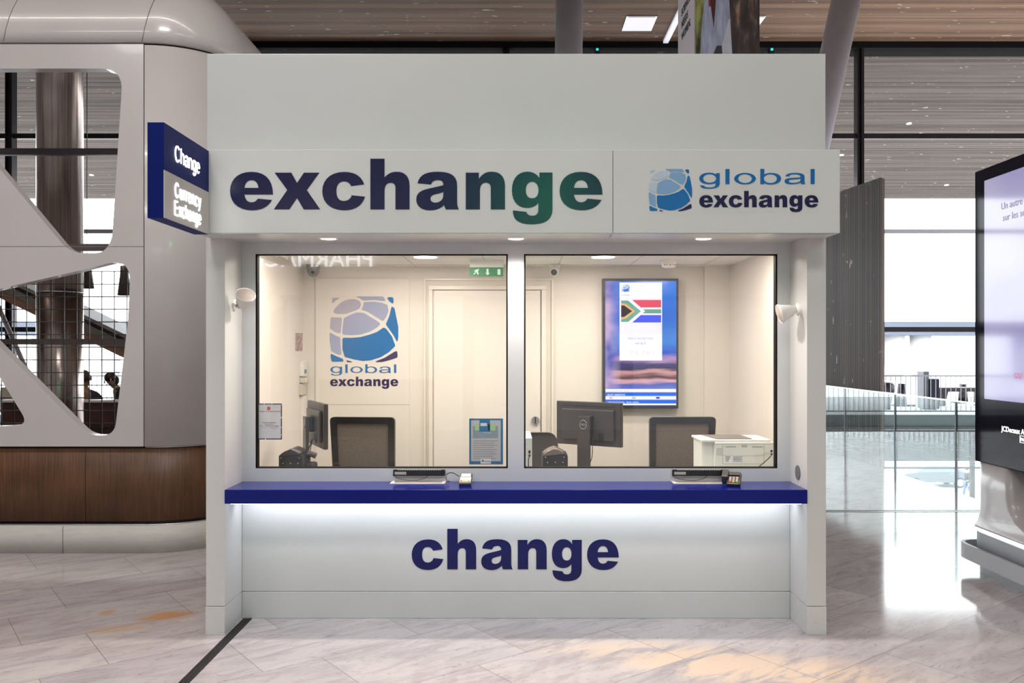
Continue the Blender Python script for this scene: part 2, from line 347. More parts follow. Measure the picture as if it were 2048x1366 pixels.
# heavy grotesque letters, outlines in 1/8.54 px of the photograph; (contours, left, baseline)
M_, L_, C_ = 'M', 'L', 'C'
GL = {
 'e': ([bez([(M_, 820, 765), (L_, 333, 765), (C_, 345, 850, 385, 898, 455, 898), (C_, 505, 898, 540, 875, 562, 835), (L_, 803, 858), (C_, 745, 965, 640, 1034, 465, 1034), (C_, 235, 1034, 88, 910, 88, 705), (C_, 88, 515, 215, 378, 455, 378), (C_, 700, 378, 820, 520, 820, 765)]),
        bez([(M_, 333, 652), (C_, 340, 570, 385, 520, 455, 520), (C_, 525, 520, 565, 570, 573, 652)])], 88, 1018),
 'x': ([[(850, 392), (1133, 392), (1232, 567), (1350, 392), (1612, 392), (1398, 688), (1626, 1018), (1346, 1018), (1232, 825), (1098, 1018), (836, 1018), (1065, 688)]], 836, 1018),
 'c': ([bez([(M_, 755, 588), (L_, 532, 618), (C_, 510, 565, 470, 538, 410, 538), (C_, 325, 538, 280, 600, 280, 705), (C_, 280, 810, 325, 872, 405, 872), (C_, 475, 872, 525, 835, 542, 775), (L_, 770, 798), (C_, 725, 945, 610, 1030, 415, 1030), (C_, 180, 1030, 40, 900, 40, 705), (C_, 40, 510, 180, 376, 415, 376), (C_, 600, 376, 710, 450, 755, 588)])], 40, 1015),
 'h': ([bez([(M_, 862, 150), (L_, 1103, 150), (L_, 1103, 468), (C_, 1165, 400, 1225, 372, 1315, 372), (C_, 1450, 372, 1530, 455, 1530, 600), (L_, 1530, 1014), (L_, 1290, 1014), (L_, 1290, 660), (C_, 1290, 595, 1265, 560, 1208, 560), (C_, 1140, 560, 1103, 610, 1103, 700), (L_, 1103, 1014), (L_, 862, 1014)])], 862, 1014),
 'a': ([bez([(M_, 130, 565), (C_, 160, 430, 260, 370, 480, 370), (C_, 700, 370, 805, 440, 805, 600), (L_, 805, 880), (C_, 805, 940, 815, 975, 835, 1012), (L_, 612, 1012), (C_, 598, 985, 590, 965, 585, 937), (C_, 520, 1000, 450, 1028, 340, 1028), (C_, 190, 1028, 108, 950, 108, 845), (C_, 108, 740, 175, 690, 310, 660), (C_, 430, 632, 500, 620, 570, 598), (C_, 570, 540, 545, 512, 480, 512), (C_, 410, 512, 375, 540, 360, 587)]),
        bez([(M_, 570, 716), (C_, 570, 800, 565, 830, 530, 862), (C_, 500, 888, 465, 897, 430, 897), (C_, 380, 897, 350, 870, 350, 830), (C_, 350, 785, 385, 765, 440, 752), (C_, 490, 742, 530, 732, 570, 716)])], 108, 1012),
 'n': ([bez([(M_, 953, 384), (L_, 1177, 384), (L_, 1177, 487), (C_, 1240, 400, 1300, 367, 1400, 367), (C_, 1540, 367, 1622, 455, 1622, 600), (L_, 1622, 1010), (L_, 1380, 1010), (L_, 1380, 655), (C_, 1380, 590, 1355, 555, 1297, 555), (C_, 1230, 555, 1194, 605, 1194, 690), (L_, 1194, 1010), (L_, 953, 1010)])], 953, 1010),
 'g': ([bez([(M_, 587, 380), (L_, 810, 380), (L_, 810, 1010), (C_, 810, 1170, 700, 1263, 460, 1263), (C_, 240, 1263, 130, 1190, 135, 1027), (L_, 365, 1052), (C_, 380, 1095, 410, 1117, 465, 1117), (C_, 540, 1117, 570, 1080, 570, 1000), (L_, 570, 898), (C_, 520, 955, 460, 982, 375, 982), (C_, 215, 982, 118, 870, 118, 680), (C_, 118, 480, 225, 365, 385, 365), (C_, 470, 365, 535, 400, 587, 470)]),
        bez([(M_, 463, 537), (C_, 395, 537, 355, 590, 355, 680), (C_, 355, 770, 395, 820, 463, 820), (C_, 530, 820, 572, 770, 572, 680), (C_, 572, 590, 530, 537, 463, 537)])], 118, 1008)}
WORDX = [('e', 460.3), ('x', 547.9), ('c', 644.7), ('h', 740.9), ('a', 832.6), ('n', 931.6), ('g', 1023.8), ('e', 1119.1)]
def word_contours(word, x0, x1, ybase, hscale):
    """heavy word ('exchange' or 'change') from px x0 to x1 at baseline px, contours in px"""
    W = WORDX if word == 'exchange' else WORDX[2:]
    a = W[0][1]; b = 1204.9; k = (x1 - x0) / (b - a); out = []
    for ch, lx in W:
        cs, left, base = GL[ch]
        for c in cs: out.append([(x0 + (lx - a + (px - left) / 8.54) * k, ybase + (py - base) / 8.54 * hscale) for px, py in c])
    return out
GLOBAL = [bez([(M_, 330, 167), (L_, 388, 167), (L_, 388, 330), (C_, 388, 385, 330, 412, 225, 412), (C_, 130, 412, 82, 395, 82, 358), (L_, 145, 364), (C_, 148, 385, 180, 393, 232, 393), (C_, 300, 393, 328, 375, 325, 322), (C_, 300, 335, 265, 340, 225, 340), (C_, 130, 340, 68, 305, 68, 250), (C_, 68, 195, 130, 160, 225, 160), (C_, 270, 160, 305, 170, 330, 188)]), ellc(230, 250, 102, 68),
 [(478, 103), (541, 103), (541, 340), (478, 340)], ellc(785, 253, 170, 90), ellc(785, 253, 108, 70),
 bez([(M_, 1025, 101), (L_, 1087, 101), (L_, 1087, 187), (C_, 1115, 172, 1150, 163, 1185, 163), (C_, 1285, 163, 1350, 195, 1350, 252), (C_, 1350, 310, 1285, 345, 1185, 345), (C_, 1145, 345, 1112, 338, 1085, 320), (L_, 1085, 340), (L_, 1025, 340)]), ellc(1183, 253, 103, 70),
 bez([(M_, 1417, 215), (C_, 1430, 180, 1480, 163, 1570, 163), (C_, 1670, 163, 1718, 180, 1718, 225), (L_, 1718, 295), (C_, 1718, 315, 1722, 328, 1732, 340), (L_, 1668, 340), (C_, 1663, 333, 1661, 325, 1660, 316), (C_, 1620, 335, 1570, 342, 1520, 342), (C_, 1445, 342, 1405, 325, 1405, 292), (C_, 1405, 262, 1440, 247, 1510, 243), (C_, 1580, 240, 1630, 238, 1658, 230), (C_, 1660, 198, 1625, 184, 1565, 184), (C_, 1510, 184, 1485, 193, 1478, 217)]),
 bez([(M_, 1658, 252), (C_, 1630, 260, 1590, 262, 1530, 266), (C_, 1490, 270, 1470, 277, 1470, 293), (C_, 1470, 312, 1495, 320, 1540, 320), (C_, 1600, 320, 1655, 305, 1658, 270)]),
 [(1814, 103), (1876, 103), (1876, 338), (1814, 338)]]
def global_contours(x0, x1, ytop, h):
    kx = (x1 - x0) / (1876 - 68); ky = h / (412 - 101)
    return [[(x0 + (a - 68) * kx, ytop + (b - 101) * ky) for a, b in c] for c in GLOBAL]
GLOBE = [('a', [(250, 190), (390, 185), (300, 235), (250, 290)]),
 ('a', [(262, 415), (300, 350), (370, 280), (450, 230), (540, 208), (620, 210), (690, 240), (710, 290), (690, 350), (630, 385), (560, 410), (480, 440), (400, 445), (320, 445)]),
 ('b', [(615, 165), (1060, 165), (1110, 245), (920, 222), (740, 230), (690, 195)]),
 ('c', [(1110, 180), (1210, 175), (1225, 210), (1222, 290), (1165, 250)]),
 ('b', [(750, 255), (900, 248), (1040, 265), (1130, 300), (1145, 400), (1110, 490), (1060, 560), (960, 500), (850, 430), (780, 395), (710, 380), (745, 310)]),
 ('c', [(1195, 320), (1240, 350), (1260, 450), (1300, 650), (1300, 800), (1288, 905), (1230, 790), (1110, 620), (1105, 600), (1160, 470)]),
 ('a', [(230, 495), (410, 500), (385, 760), (300, 730), (215, 670)]),
 ('b', [(440, 510), (580, 440), (660, 418), (760, 430), (840, 480), (940, 540), (1025, 600), (960, 660), (860, 720), (700, 770), (560, 780), (412, 770), (420, 640)]),
 ('b', [(212, 725), (290, 780), (380, 815), (385, 950), (400, 1110), (300, 1065), (235, 1030), (212, 850)]),
 ('c', [(415, 820), (560, 822), (700, 810), (850, 770), (960, 730), (1070, 655), (1110, 680), (1200, 800), (1255, 950), (1150, 1050), (1020, 1130), (860, 1180), (740, 1190), (600, 1165), (450, 1125), (415, 1000)]),
 ('c', [(220, 1065), (300, 1105), (420, 1155), (435, 1200), (240, 1202)]),
 ('d', [(475, 1175), (600, 1210), (490, 1210)]),
 ('d', [(905, 1210), (1080, 1140), (1285, 1015), (1290, 1135), (1150, 1180), (1050, 1205)])]
def to_wall(contours, d, y, thick):
    """px contours of something standing at camera distance d -> solid facing the camera at plane y"""
    vs, fs = shape([[(XX(a, d), ZZ(b, d)) for a, b in c] for c in contours], thick); return ([Vector((v.x, y - v.z, v.y)) for v in vs], fs)
def smoothc(pts):
    return roundpoly(pts, 30, 3)
def put_logo(parent, d, y, gx0, gx1, gy0, gy1, thick=.002, mats=None, pref=''):
    kx = (gx1 - gx0) / (1300 - 212); ky = (gy1 - gy0) / (1210 - 165)
    mats = mats or LOGO
    for key, nm in (('a', 'pale'), ('b', 'light'), ('c', 'blue'), ('d', 'navy')):
        mb = MB()
        for k, pts in GLOBE:
            if k == key:
                t = to_wall([[(gx0 + (a - 212) * kx, gy0 + (b - 165) * ky) for a, b in smoothc(pts)]], d, y, thick); mb.add(*t)
        mb.build('globe_emblem', mats[key], parent, label=nm + ' blue piece of the globe emblem' if key != 'd' else 'navy piece of the globe emblem')

# ================================================================== THE HALL
ICEIL = 7.9; FAC = 12.1                                  # facade plane (y)
b = MB(); b.box(-17, 5.2, 2.0, FAC + .1, -.35, 0); b.box(-17, 17, -14, 2.0, -.35, 0)
floor = b.build('floor', MARBLE, kind='structure')
single('floor_joint_strip', (lambda q: [q.box(-1.715, -1.66, -4.6, .30, -.01, .003)] + [q.box(-1.712 + .011 * k, -1.708 + .011 * k, -4.6, .30, .003, .006) for k in range(5)])(MB())[0], mat('black_rubber_strip', (.025, .02, .02, 1), .5, noise=.4, nscale=40), (-1.687, -2, 0), 'black ribbed expansion joint strip running across the marble floor', 'floor strip')
single('floor_trim', MB().box(1.86, 5.15, 3.76, 3.80, -.01, .004).box(1.86, 5.15, 3.84, 3.85, -.01, .004), STEEL, (3.5, 3.78, 0), 'thin steel line set in the floor before the glass balustrade', 'floor strip')
MB().box(-17, 17, -14, FAC + .15, ICEIL, ICEIL + .3).build('ceiling', SLAT_IN, kind='structure')
HWALL = mat('hall_wall', (.50, .47, .45, 1), .6, noise=.05, nscale=1)
MB().box(-17.3, -17, -14, FAC, -.3, ICEIL).build('wall_left', HWALL, kind='structure')
MB().box(17, 17.3, -14, FAC, -8, ICEIL).build('wall_right', HWALL, kind='structure')
MB().box(-17, 17, -14.3, -14, -.3, ICEIL).build('wall_back', HWALL, kind='structure')
# facade
fac = MB()
fac.box(-17, 17, FAC - .1, FAC + .42, ICEIL - .13, ICEIL)
facade = fac.build('window_1', mat('matte_black_beam', (.008, .007, .007, 1), .9, spec=.05), kind='structure')
dF = FAC + 5
for px in (22, -330, -700, 507, 1012, 1718, 2230): 
    x = XX(px, dF); m_ = MB(); m_.box(x - .07, x - .045, FAC - .09, FAC + .09, 0 if x < 5 else -8, ICEIL); m_.box(x + .015, x + .07, FAC - .09, FAC + .09, 0 if x < 5 else -8, ICEIL); m_.box(x - .045, x + .015, FAC - .02, FAC + .02, 0 if x < 5 else -8, ICEIL)
    m_.build('mullion', DARKMET, facade)
for px in (1194, 1542):
    x = XX(px, dF); MB().box(x - .05, x + .05, FAC - .05, FAC + .05, 3, ICEIL).build('mullion', DARKMET, facade)
for py, t in ((273, .05), (463, .04), (659, .05)):
    z = ZZ(py, dF); MB().box(-17, 17, FAC - .04, FAC + .04, z - t, z + t).build('transom', DARKMET if py != 463 else mat('grey_transom', (.3, .3, .32, 1), .4), facade)
MB().box(5.2, 17, FAC - .03, FAC + .03, .0, .05).build('transom', DARKMET, facade)
MB().box(5.2, 17, FAC - .03, FAC + .03, -.74, -.70).build('transom', DARKMET, facade)
MB().box(9.22, 9.30, FAC - .03, FAC + .03, -4, 0).build('mullion', DARKMET, facade)
for a_, b_ in ((-17, -6.6), (-6.6, 0), (0, 5.2), (5.2, 17)):
    MB().box(a_ + .02, b_ - .02, FAC + .005, FAC + .015, .05, ICEIL - .13).build('glass_pane', FGLASS, facade)
# tiny teal indicator lamps on the thin mullions
for px in (1194, 1542):
    x = XX(px, dF); single('status_light', MB().box(x - .025, x + .025, FAC - .075, FAC - .051, ZZ(103, dF), ZZ(94, dF), .005), emis('teal_led', (.05, .9, .8, 1), .8), (x, FAC - .07, ZZ(100, dF)), 'tiny teal light on the thin mullion ' + ('left' if px < 1300 else 'right') + ' of the hanging banner', 'light')
# canopy outside, falling away from the glass
cz0, cz1, cy0, cy1 = 7.9, 6.27, FAC + .15, 20.7
b = MB(); b.add([(-30, cy0, cz0), (30, cy0, cz0), (30, cy1, cz1), (-30, cy1, cz1), (-30, cy0, cz0 + .5), (30, cy0, cz0 + .5), (30, cy1, cz1 + .5), (-30, cy1, cz1 + .5)],
                [[0, 1, 2, 3], [7, 6, 5, 4], [0, 4, 5, 1], [1, 5, 6, 2], [2, 6, 7, 3], [3, 7, 4, 0]])
single('canopy', b, SLAT_OUT, (0, 16, 7), 'grey slatted timber canopy sloping down outside the glazed wall', 'canopy')
def cz(y): return cz0 + (y - cy0) / (cy1 - cy0) * (cz1 - cz0)
k_ = 0
for px, py, lab in ((1818, 247, 'small round canopy downlight above the totem display'), (1893, 370, 'small round canopy downlight beside the totem top edge'), (1683, 310, 'small round canopy downlight above the dark slatted wall'), (183, 350, 'small round canopy downlight seen through the upper opening')):
    # distance where the sight line meets the canopy
    t = (697 - py) / F; d = (cz0 - EYE + (cy0 + 5) * (cz0 - cz1) / (cy1 - cy0)) / (t + (cz0 - cz1) / (cy1 - cy0))
    x = XX(px, d); z = cz(d - 5); single('canopy_downlight', MB().cyl((x, d - 5, z - .012), (x, d - 5, z + .01), .06), emis('small_lamp', (1, .97, .95, 1), 3), (x, d - 5, z), lab, 'light', 'canopy downlights')
# ceiling lights inside
for px0, px1, lab in ((1252, 1306, 'bright square ceiling panel left of the hanging banner'), (1466, 1519, 'bright square ceiling panel right of the hanging banner')):
    t = thing('ceiling_panel_light', (XX(px0, 16) + .25, 11.05, ICEIL), lab, 'light', 'square ceiling panels')
    x0, x1 = XX(px0, 16), XX(px1, 16)
    MB().box(x0 - .03, x1 + .03, 10.68, 11.4, ICEIL - .02, ICEIL + .01).build('frame', STEEL, t)
    MB().box(x0, x1, 10.71, 11.37, ICEIL - .03, ICEIL - .02).build('diffuser', emis('panel_light', (1, .93, .93, 1), .42), t)
single('strip_light', MB().box(2.96, 3.06, 9.0, 11.95, ICEIL - .06, ICEIL), emis('strip_lamp', (.9, .9, 1, 1), .5), (3, 10, ICEIL), 'narrow white ceiling strip light left of the hanging banner', 'light')
# round grey columns
single('round_column', MB().cyl((.66, 7, 0), (.78, 7, ICEIL), .185, .2, 32), COLGREY, (.72, 7, 0), 'upright round grey column rising behind the kiosk middle', 'column', 'grey columns')
single('leaning_column', MB().cyl((2.98, 6, 0), (4.66, 6, ICEIL), .175, .19, 32), COLGREY, (2.98, 6, 0), 'leaning round grey column rising behind the kiosk right corner', 'column', 'grey columns')

# ------------------------------------------------------------------ hanging banner
bn = thing('hanging_banner', (2.2, 4.4, 4.0), 'tall hanging box banner showing a person in a white coat', 'banner')
MB().box(1.90, 2.60, 4.0, 4.88, 3.9, 7.2).build('box', mat('banner_white', (.55, .5, .53, 1), .5), bn)
def banner_mat():
    m, N, L, P = nt('banner_foliage'); tc = N.new('ShaderNodeTexCoord'); mp = N.new('ShaderNodeMapping'); mp.inputs['Scale'].default_value = (9, 1, 2.2); mp.inputs['Rotation'].default_value = (0, R(20), 0)
    nz = N.new('ShaderNodeTexNoise'); nz.inputs['Scale'].default_value = 1.6; nz.inputs['Detail'].default_value = 4; L.new(tc.outputs['Object'], mp.inputs[0]); L.new(mp.outputs[0], nz.inputs[0])
    rp = N.new('ShaderNodeValToRGB'); e = rp.color_ramp.elements; e[0].position = .4; e[0].color = (.035, .025, .025, 1); e[1].position = .72; e[1].color = (.42, .27, .18, 1)
    x = e.new(.55); x.color = (.075, .05, .05, 1); L.new(nz.outputs[0], rp.inputs[0])
    r2 = N.new('ShaderNodeValToRGB'); e = r2.color_ramp.elements; e[0].position = .38; e[0].color = (.03, .03, .01, 1); e[1].position = .65; e[1].color = (.38, .42, .12, 1); L.new(nz.outputs[0], r2.inputs[0])
    sx = N.new('ShaderNodeSeparateXYZ'); L.new(tc.outputs['Object'], sx.inputs[0]); g = N.new('ShaderNodeMath'); g.operation = 'LESS_THAN'; g.inputs[1].default_value = -.05; L.new(sx.outputs[0], g.inputs[0])
    mx = N.new('ShaderNodeMixRGB'); L.new(g.outputs[0], mx.inputs[0]); L.new(rp.outputs[0], mx.inputs[1]); L.new(r2.outputs[0], mx.inputs[2]); L.new(mx.outputs[0], P.inputs['Base Color']); P.inputs['Roughness'].default_value = .5; return m
pic = MB().box(1.915, 2.60, 3.992, 4.0, 3.9, 7.2).build('picture', banner_mat(), bn)
def bpoly(pts, off, name, m): MB().add(*to_wall([pts], 9, 3.992 - off, .002)).build(name, m, pic)
COAT = mat('print_coat', (.42, .45, .62, 1), .6, noise=.3, nscale=7, stretch=(3, 1, .5)); 
bpoly([(1400, 150), (1402, 60), (1408, 5), (1412, -40), (1455, -40), (1458, 5), (1460, 40), (1464, 107), (1466, 150)], .002, 'white_coat', COAT)
bpoly([(1415, -30), (1433, -30), (1430, 20), (1427, 56), (1422, 20)], .004, 'dark_shirt', mat('print_shirt', (.08, .02, .02, 1), .6))
bpoly([(1415, -30), (1420, -30), (1421, 12), (1417, 16)], .006, 'red_scarf', mat('print_red', (.3, .03, .02, 1), .6))
bpoly([(1427, 107), (1433, 92), (1443, 92), (1444, 107), (1440, 130), (1430, 130)], .004, 'clasped_hands', mat('print_dark', (.05, .05, .06, 1), .6))
bpoly([(1447, 80), (1457, 38), (1460, 42), (1463, 107), (1438, 107)], .0035, 'white_sleeve', mat('print_sleeve', (.62, .62, .72, 1), .6, noise=.1))
Mside = Matrix(((0, 0, -1, 1.897), (-1, 0, 0, 4.78), (0, 1, 0, 0), (0, 0, 0, 1)))   # text on the face turned to -x
def bside(s, z, size, dx=0): MB().flat(text(s, size, .004), Matrix.Translation((0, -dx, z)) @ Mside).build('lettering', mat('ink', (.02, .02, .03, 1), .6), bn)
bside('NEEDS', 5.98, .12, .12); bside('SCIENCE,', 5.83, .12, .12); bside('SCIENCE', 5.50, .12, .12); bside('NEEDS', 5.36, .12, .12); bside('WOMEN.', 5.22, .12, .12)

# ================================================================== BALUSTRADE, SLATTED WALL, OUTSIDE
bal = thing('glass_balustrade', (5.2, 6, 0), 'clear glass balustrade with dark slim joints along the floor opening', 'balustrade')
ys = [2.2, 3.35, 4.95, 6.55, 8.3, 9.9, 11.6]
for a_, b_ in zip(ys[:-1], ys[1:]):
    MB().box(5.192, 5.208, a_ + .012, b_ - .012, -.3, 1.07).build('glass_pane', BGLASS, bal)
for y_ in ys: MB().box(5.188, 5.212, y_ - .012, y_ + .012, -.3, 1.07).build('post', mat('dark_joint', (.03, .035, .04, 1), .3, metal=.5), bal)
MB().box(5.185, 5.215, 2.2, 11.6, 1.07, 1.085).build('handrail', STEEL, bal)
# dark slatted wall standing in the opening
q = [(5.84, 8.5), (5.30, 12.0), (5.42, 12.0), (5.95, 8.6)]
b = MB(); b.add([(x, y, -7.5) for x, y in q] + [(x, y, 4.44) for x, y in q], [[0, 1, 2, 3], [7, 6, 5, 4], [0, 4, 5, 1], [1, 5, 6, 2], [2, 6, 7, 3], [3, 7, 4, 0]])
single('slatted_wall', b, SLAT_WALL, (5.8, 10, -7.5), 'tall dark slatted timber wall behind the kiosk right side', 'wall panel')
CONC = mat('pale_concrete', (.62, .63, .65, 1), .8, noise=.08, nscale=1.5)
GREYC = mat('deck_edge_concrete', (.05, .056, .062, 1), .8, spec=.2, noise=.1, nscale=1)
dk = thing('road_deck', (8, 17, 0), 'grey concrete road deck beyond the glazed wall', 'road')
MB().box(-40, 40, 16.25, 25, -.5, -.02).build('slab', CONC, dk)
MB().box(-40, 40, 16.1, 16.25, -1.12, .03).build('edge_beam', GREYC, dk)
MB().box(-40, 40, 16.05, 16.1, -.32, -.26).build('edge_rail', DARKMET, dk)
single('lower_road', MB().box(-40, 90, 14, 140, -7.4, -7.1), mat('lower_asphalt', (.4, .4, .42, 1), .8, noise=.05), (20, 50, -7.3), 'pale lower road seen under the concrete deck', 'road')
fe = thing('railing', (9, 16.3, 0), 'grey metal railing of upright bars on the deck edge', 'railing')
FM = mat('railing_paint', (.16, .155, .18, 1), .5)
MB().box(-20, 22, 16.28, 16.32, .99, 1.03).build('top_rail', FM, fe); MB().box(-20, 22, 16.28, 16.32, .1, .13).build('bottom_rail', FM, fe)
b = MB()
for k in range(330): b.box(-20 + .127 * k, -20 + .127 * k + .014, 16.29, 16.31, .13, .99)
b.build('bars', FM, fe, kind='stuff')
# things on the deck
def bollard(px, top, bot, w0, w1, d, lab):
    x = XX(px, d); z1 = ZZ(top, d); t = thing('traffic_bollard', (x, d - 5, -.02), lab, 'bollard')
    MB().cyl((x, d - 5, 0), (x, d - 5, z1), w1 / 2 * d / F, w0 / 2 * d / F, 20).build('body', DARKMET, t)
    MB().box(x - w1 * .9 * d / F, x + w1 * .9 * d / F, d - 5.25, d - 4.75, -.02, .04, .01).build('base', DARKMET, t)
bollard(1803, 767, 811, 14, 22, 25.2, 'dark tapered bollard on the deck, leftmost beyond the railing')
bollard(1926, 768, 803, 14, 19, 26.5, 'dark tapered bollard on the deck nearest the totem display')
x = XX(1858, 24); t = thing('ticket_machine', (x, 19, -.02), 'tall dark ticket machine standing on the deck beyond the railing', 'machine')
MB().box(x - .11, x + .15, 18.7, 19.2, 0, ZZ(757, 24), .02).build('body', mat('machine_dark', (.012, .014, .03, 1), .5, spec=.2), t); MB().box(x - .27, x - .115, 18.75, 19.15, 0, 1.05, .02).build('side_panel', mat('grey_side', (.10, .10, .115, 1), .5), t)
x = XX(1771, 23.5); t = thing('litter_bin', (x, 18.5, -.02), 'rounded dark litter bin on the deck left of the bollards', 'bin')
MB().lathe([(.01, 0), (.12, 0), (.2, .4), (.24, .5), (.24, .68), (.2, .75), (.01, .77)], (x, 18.5, 0)).build('body', DARKMET, t)
x = XX(1912, 25); t = thing('bench', (x, 20, -.02), 'dark bench with angled leg on the deck beyond the railing', 'bench')
MB().box(x - .62, x + .8, 19.8, 20.2, .42, .55, .02).build('seat', DARKMET, t); MB().add([(x - .55, 19.85, 0), (x - .4, 19.85, 0), (x - .3, 19.85, .43), (x - .6, 19.85, .43), (x - .55, 20.15, 0), (x - .4, 20.15, 0), (x - .3, 20.15, .43), (x - .6, 20.15, .43)], [[0, 1, 2, 3], [7, 6, 5, 4], [0, 4, 5, 1], [1, 5, 6, 2], [2, 6, 7, 3], [3, 7, 4, 0]]).build('leg', DARKMET, t)
MB().box(x + .6, x + .7, 19.85, 20.15, 0, .43).build('leg', DARKMET, t)
# elevated structure far behind
el = thing('viaduct', (30, 50, 0), 'pale elevated viaduct with thick columns far beyond the railing', 'viaduct')
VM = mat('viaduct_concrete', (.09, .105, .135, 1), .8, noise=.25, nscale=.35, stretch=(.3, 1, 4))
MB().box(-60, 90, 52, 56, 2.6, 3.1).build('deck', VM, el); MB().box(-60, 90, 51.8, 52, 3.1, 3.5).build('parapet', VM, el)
for px in (1660, 1808, 1862, 2010, 200, 60):
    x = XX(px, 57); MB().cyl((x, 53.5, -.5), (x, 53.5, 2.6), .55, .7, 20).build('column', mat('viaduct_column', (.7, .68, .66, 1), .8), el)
# the car on the lower road
def car(px, d, z0, lab):
    x = XX(px, d); y = d - 5; t = thing('car', (x, y, z0), lab, 'car')
    prof = [(-2.25, .35), (-2.3, .62), (-2.15, .85), (-1.3, .98), (-.55, 1.38), (.75, 1.42), (1.6, 1.02), (2.2, .92), (2.3, .6), (2.25, .3)]
    rings = []
    for yy, kx, kz in ((-.88, .97, .93), (-.8, 1, 1), (.8, 1, 1), (.88, .97, .93)):
        rings.append([Vector((x + a * kx, y + yy, z0 + .05 + b_ * kz)) for a, b_ in prof])
    MB().grid(rings, True, False, True).build('body', mat('silver_car_paint', (.085, .095, .11, 1), .3), t)
    MB().add([(x - 1.1, y - .89, z0 + 1.0), (x - .5, y - .87, z0 + 1.33), (x + .7, y - .87, z0 + 1.36), (x + 1.35, y - .89, z0 + 1.02)], [[0, 1, 2, 3]]).build('side_window', mat('car_glass', (.12, .16, .2, 1), .1), t)
    for wx in (-1.4, 1.4):
        for wy in (-.9, .72):
            wh = MB().cyl((x + wx, y + wy, z0 + .33), (x + wx, y + wy + .2, z0 + .33), .33, .33, 24).build('wheel', BLACK, t)
            MB().cyl((x + wx, y + wy - .012, z0 + .33), (x + wx, y + wy, z0 + .33), .22, .22, 20).build('hubcap', STEEL, wh)
    return t
car(1862, 54, -7.1, 'silver hatchback car parked on the lower road under the deck')
x = XX(1937, 52); t = thing('person', (x, 47, -7.1), 'person in blue trousers and dark top walking on the lower road', 'person')

# ================================================================== PEOPLE
def skin_mesh(name, pts, edges, rad, m, parent, root=0, sub=2, flat_=None):
    """one continuous tapering surface grown round a skeleton"""
    me = bpy.data.meshes.new('t'); org = ORG[parent.name]
    me.from_pydata([Vector(p) - org for p in pts], edges, []); o = bpy.data.objects.new('t', me); C.objects.link(o)
    md = o.modifiers.new('s', 'SKIN'); md.use_smooth_shade = True
    for i, sv in enumerate(me.skin_vertices[0].data):
        r = rad[i]; sv.radius = r if isinstance(r, tuple) else (r, r); sv.use_root = (i == root)
    ss = o.modifiers.new('u', 'SUBSURF'); ss.levels = sub; ss.render_levels = sub
    bpy.context.view_layer.update()
    m2 = bpy.data.meshes.new_from_object(o.evaluated_get(bpy.context.evaluated_depsgraph_get()))
    bpy.data.objects.remove(o); bpy.data.meshes.remove(me); m2.name = name; m2.materials.clear(); m2.materials.append(m)
    for p in m2.polygons: p.use_smooth = True
    r = bpy.data.objects.new(name, m2); C.objects.link(r); r.parent = parent; ORG[r.name] = org; return r
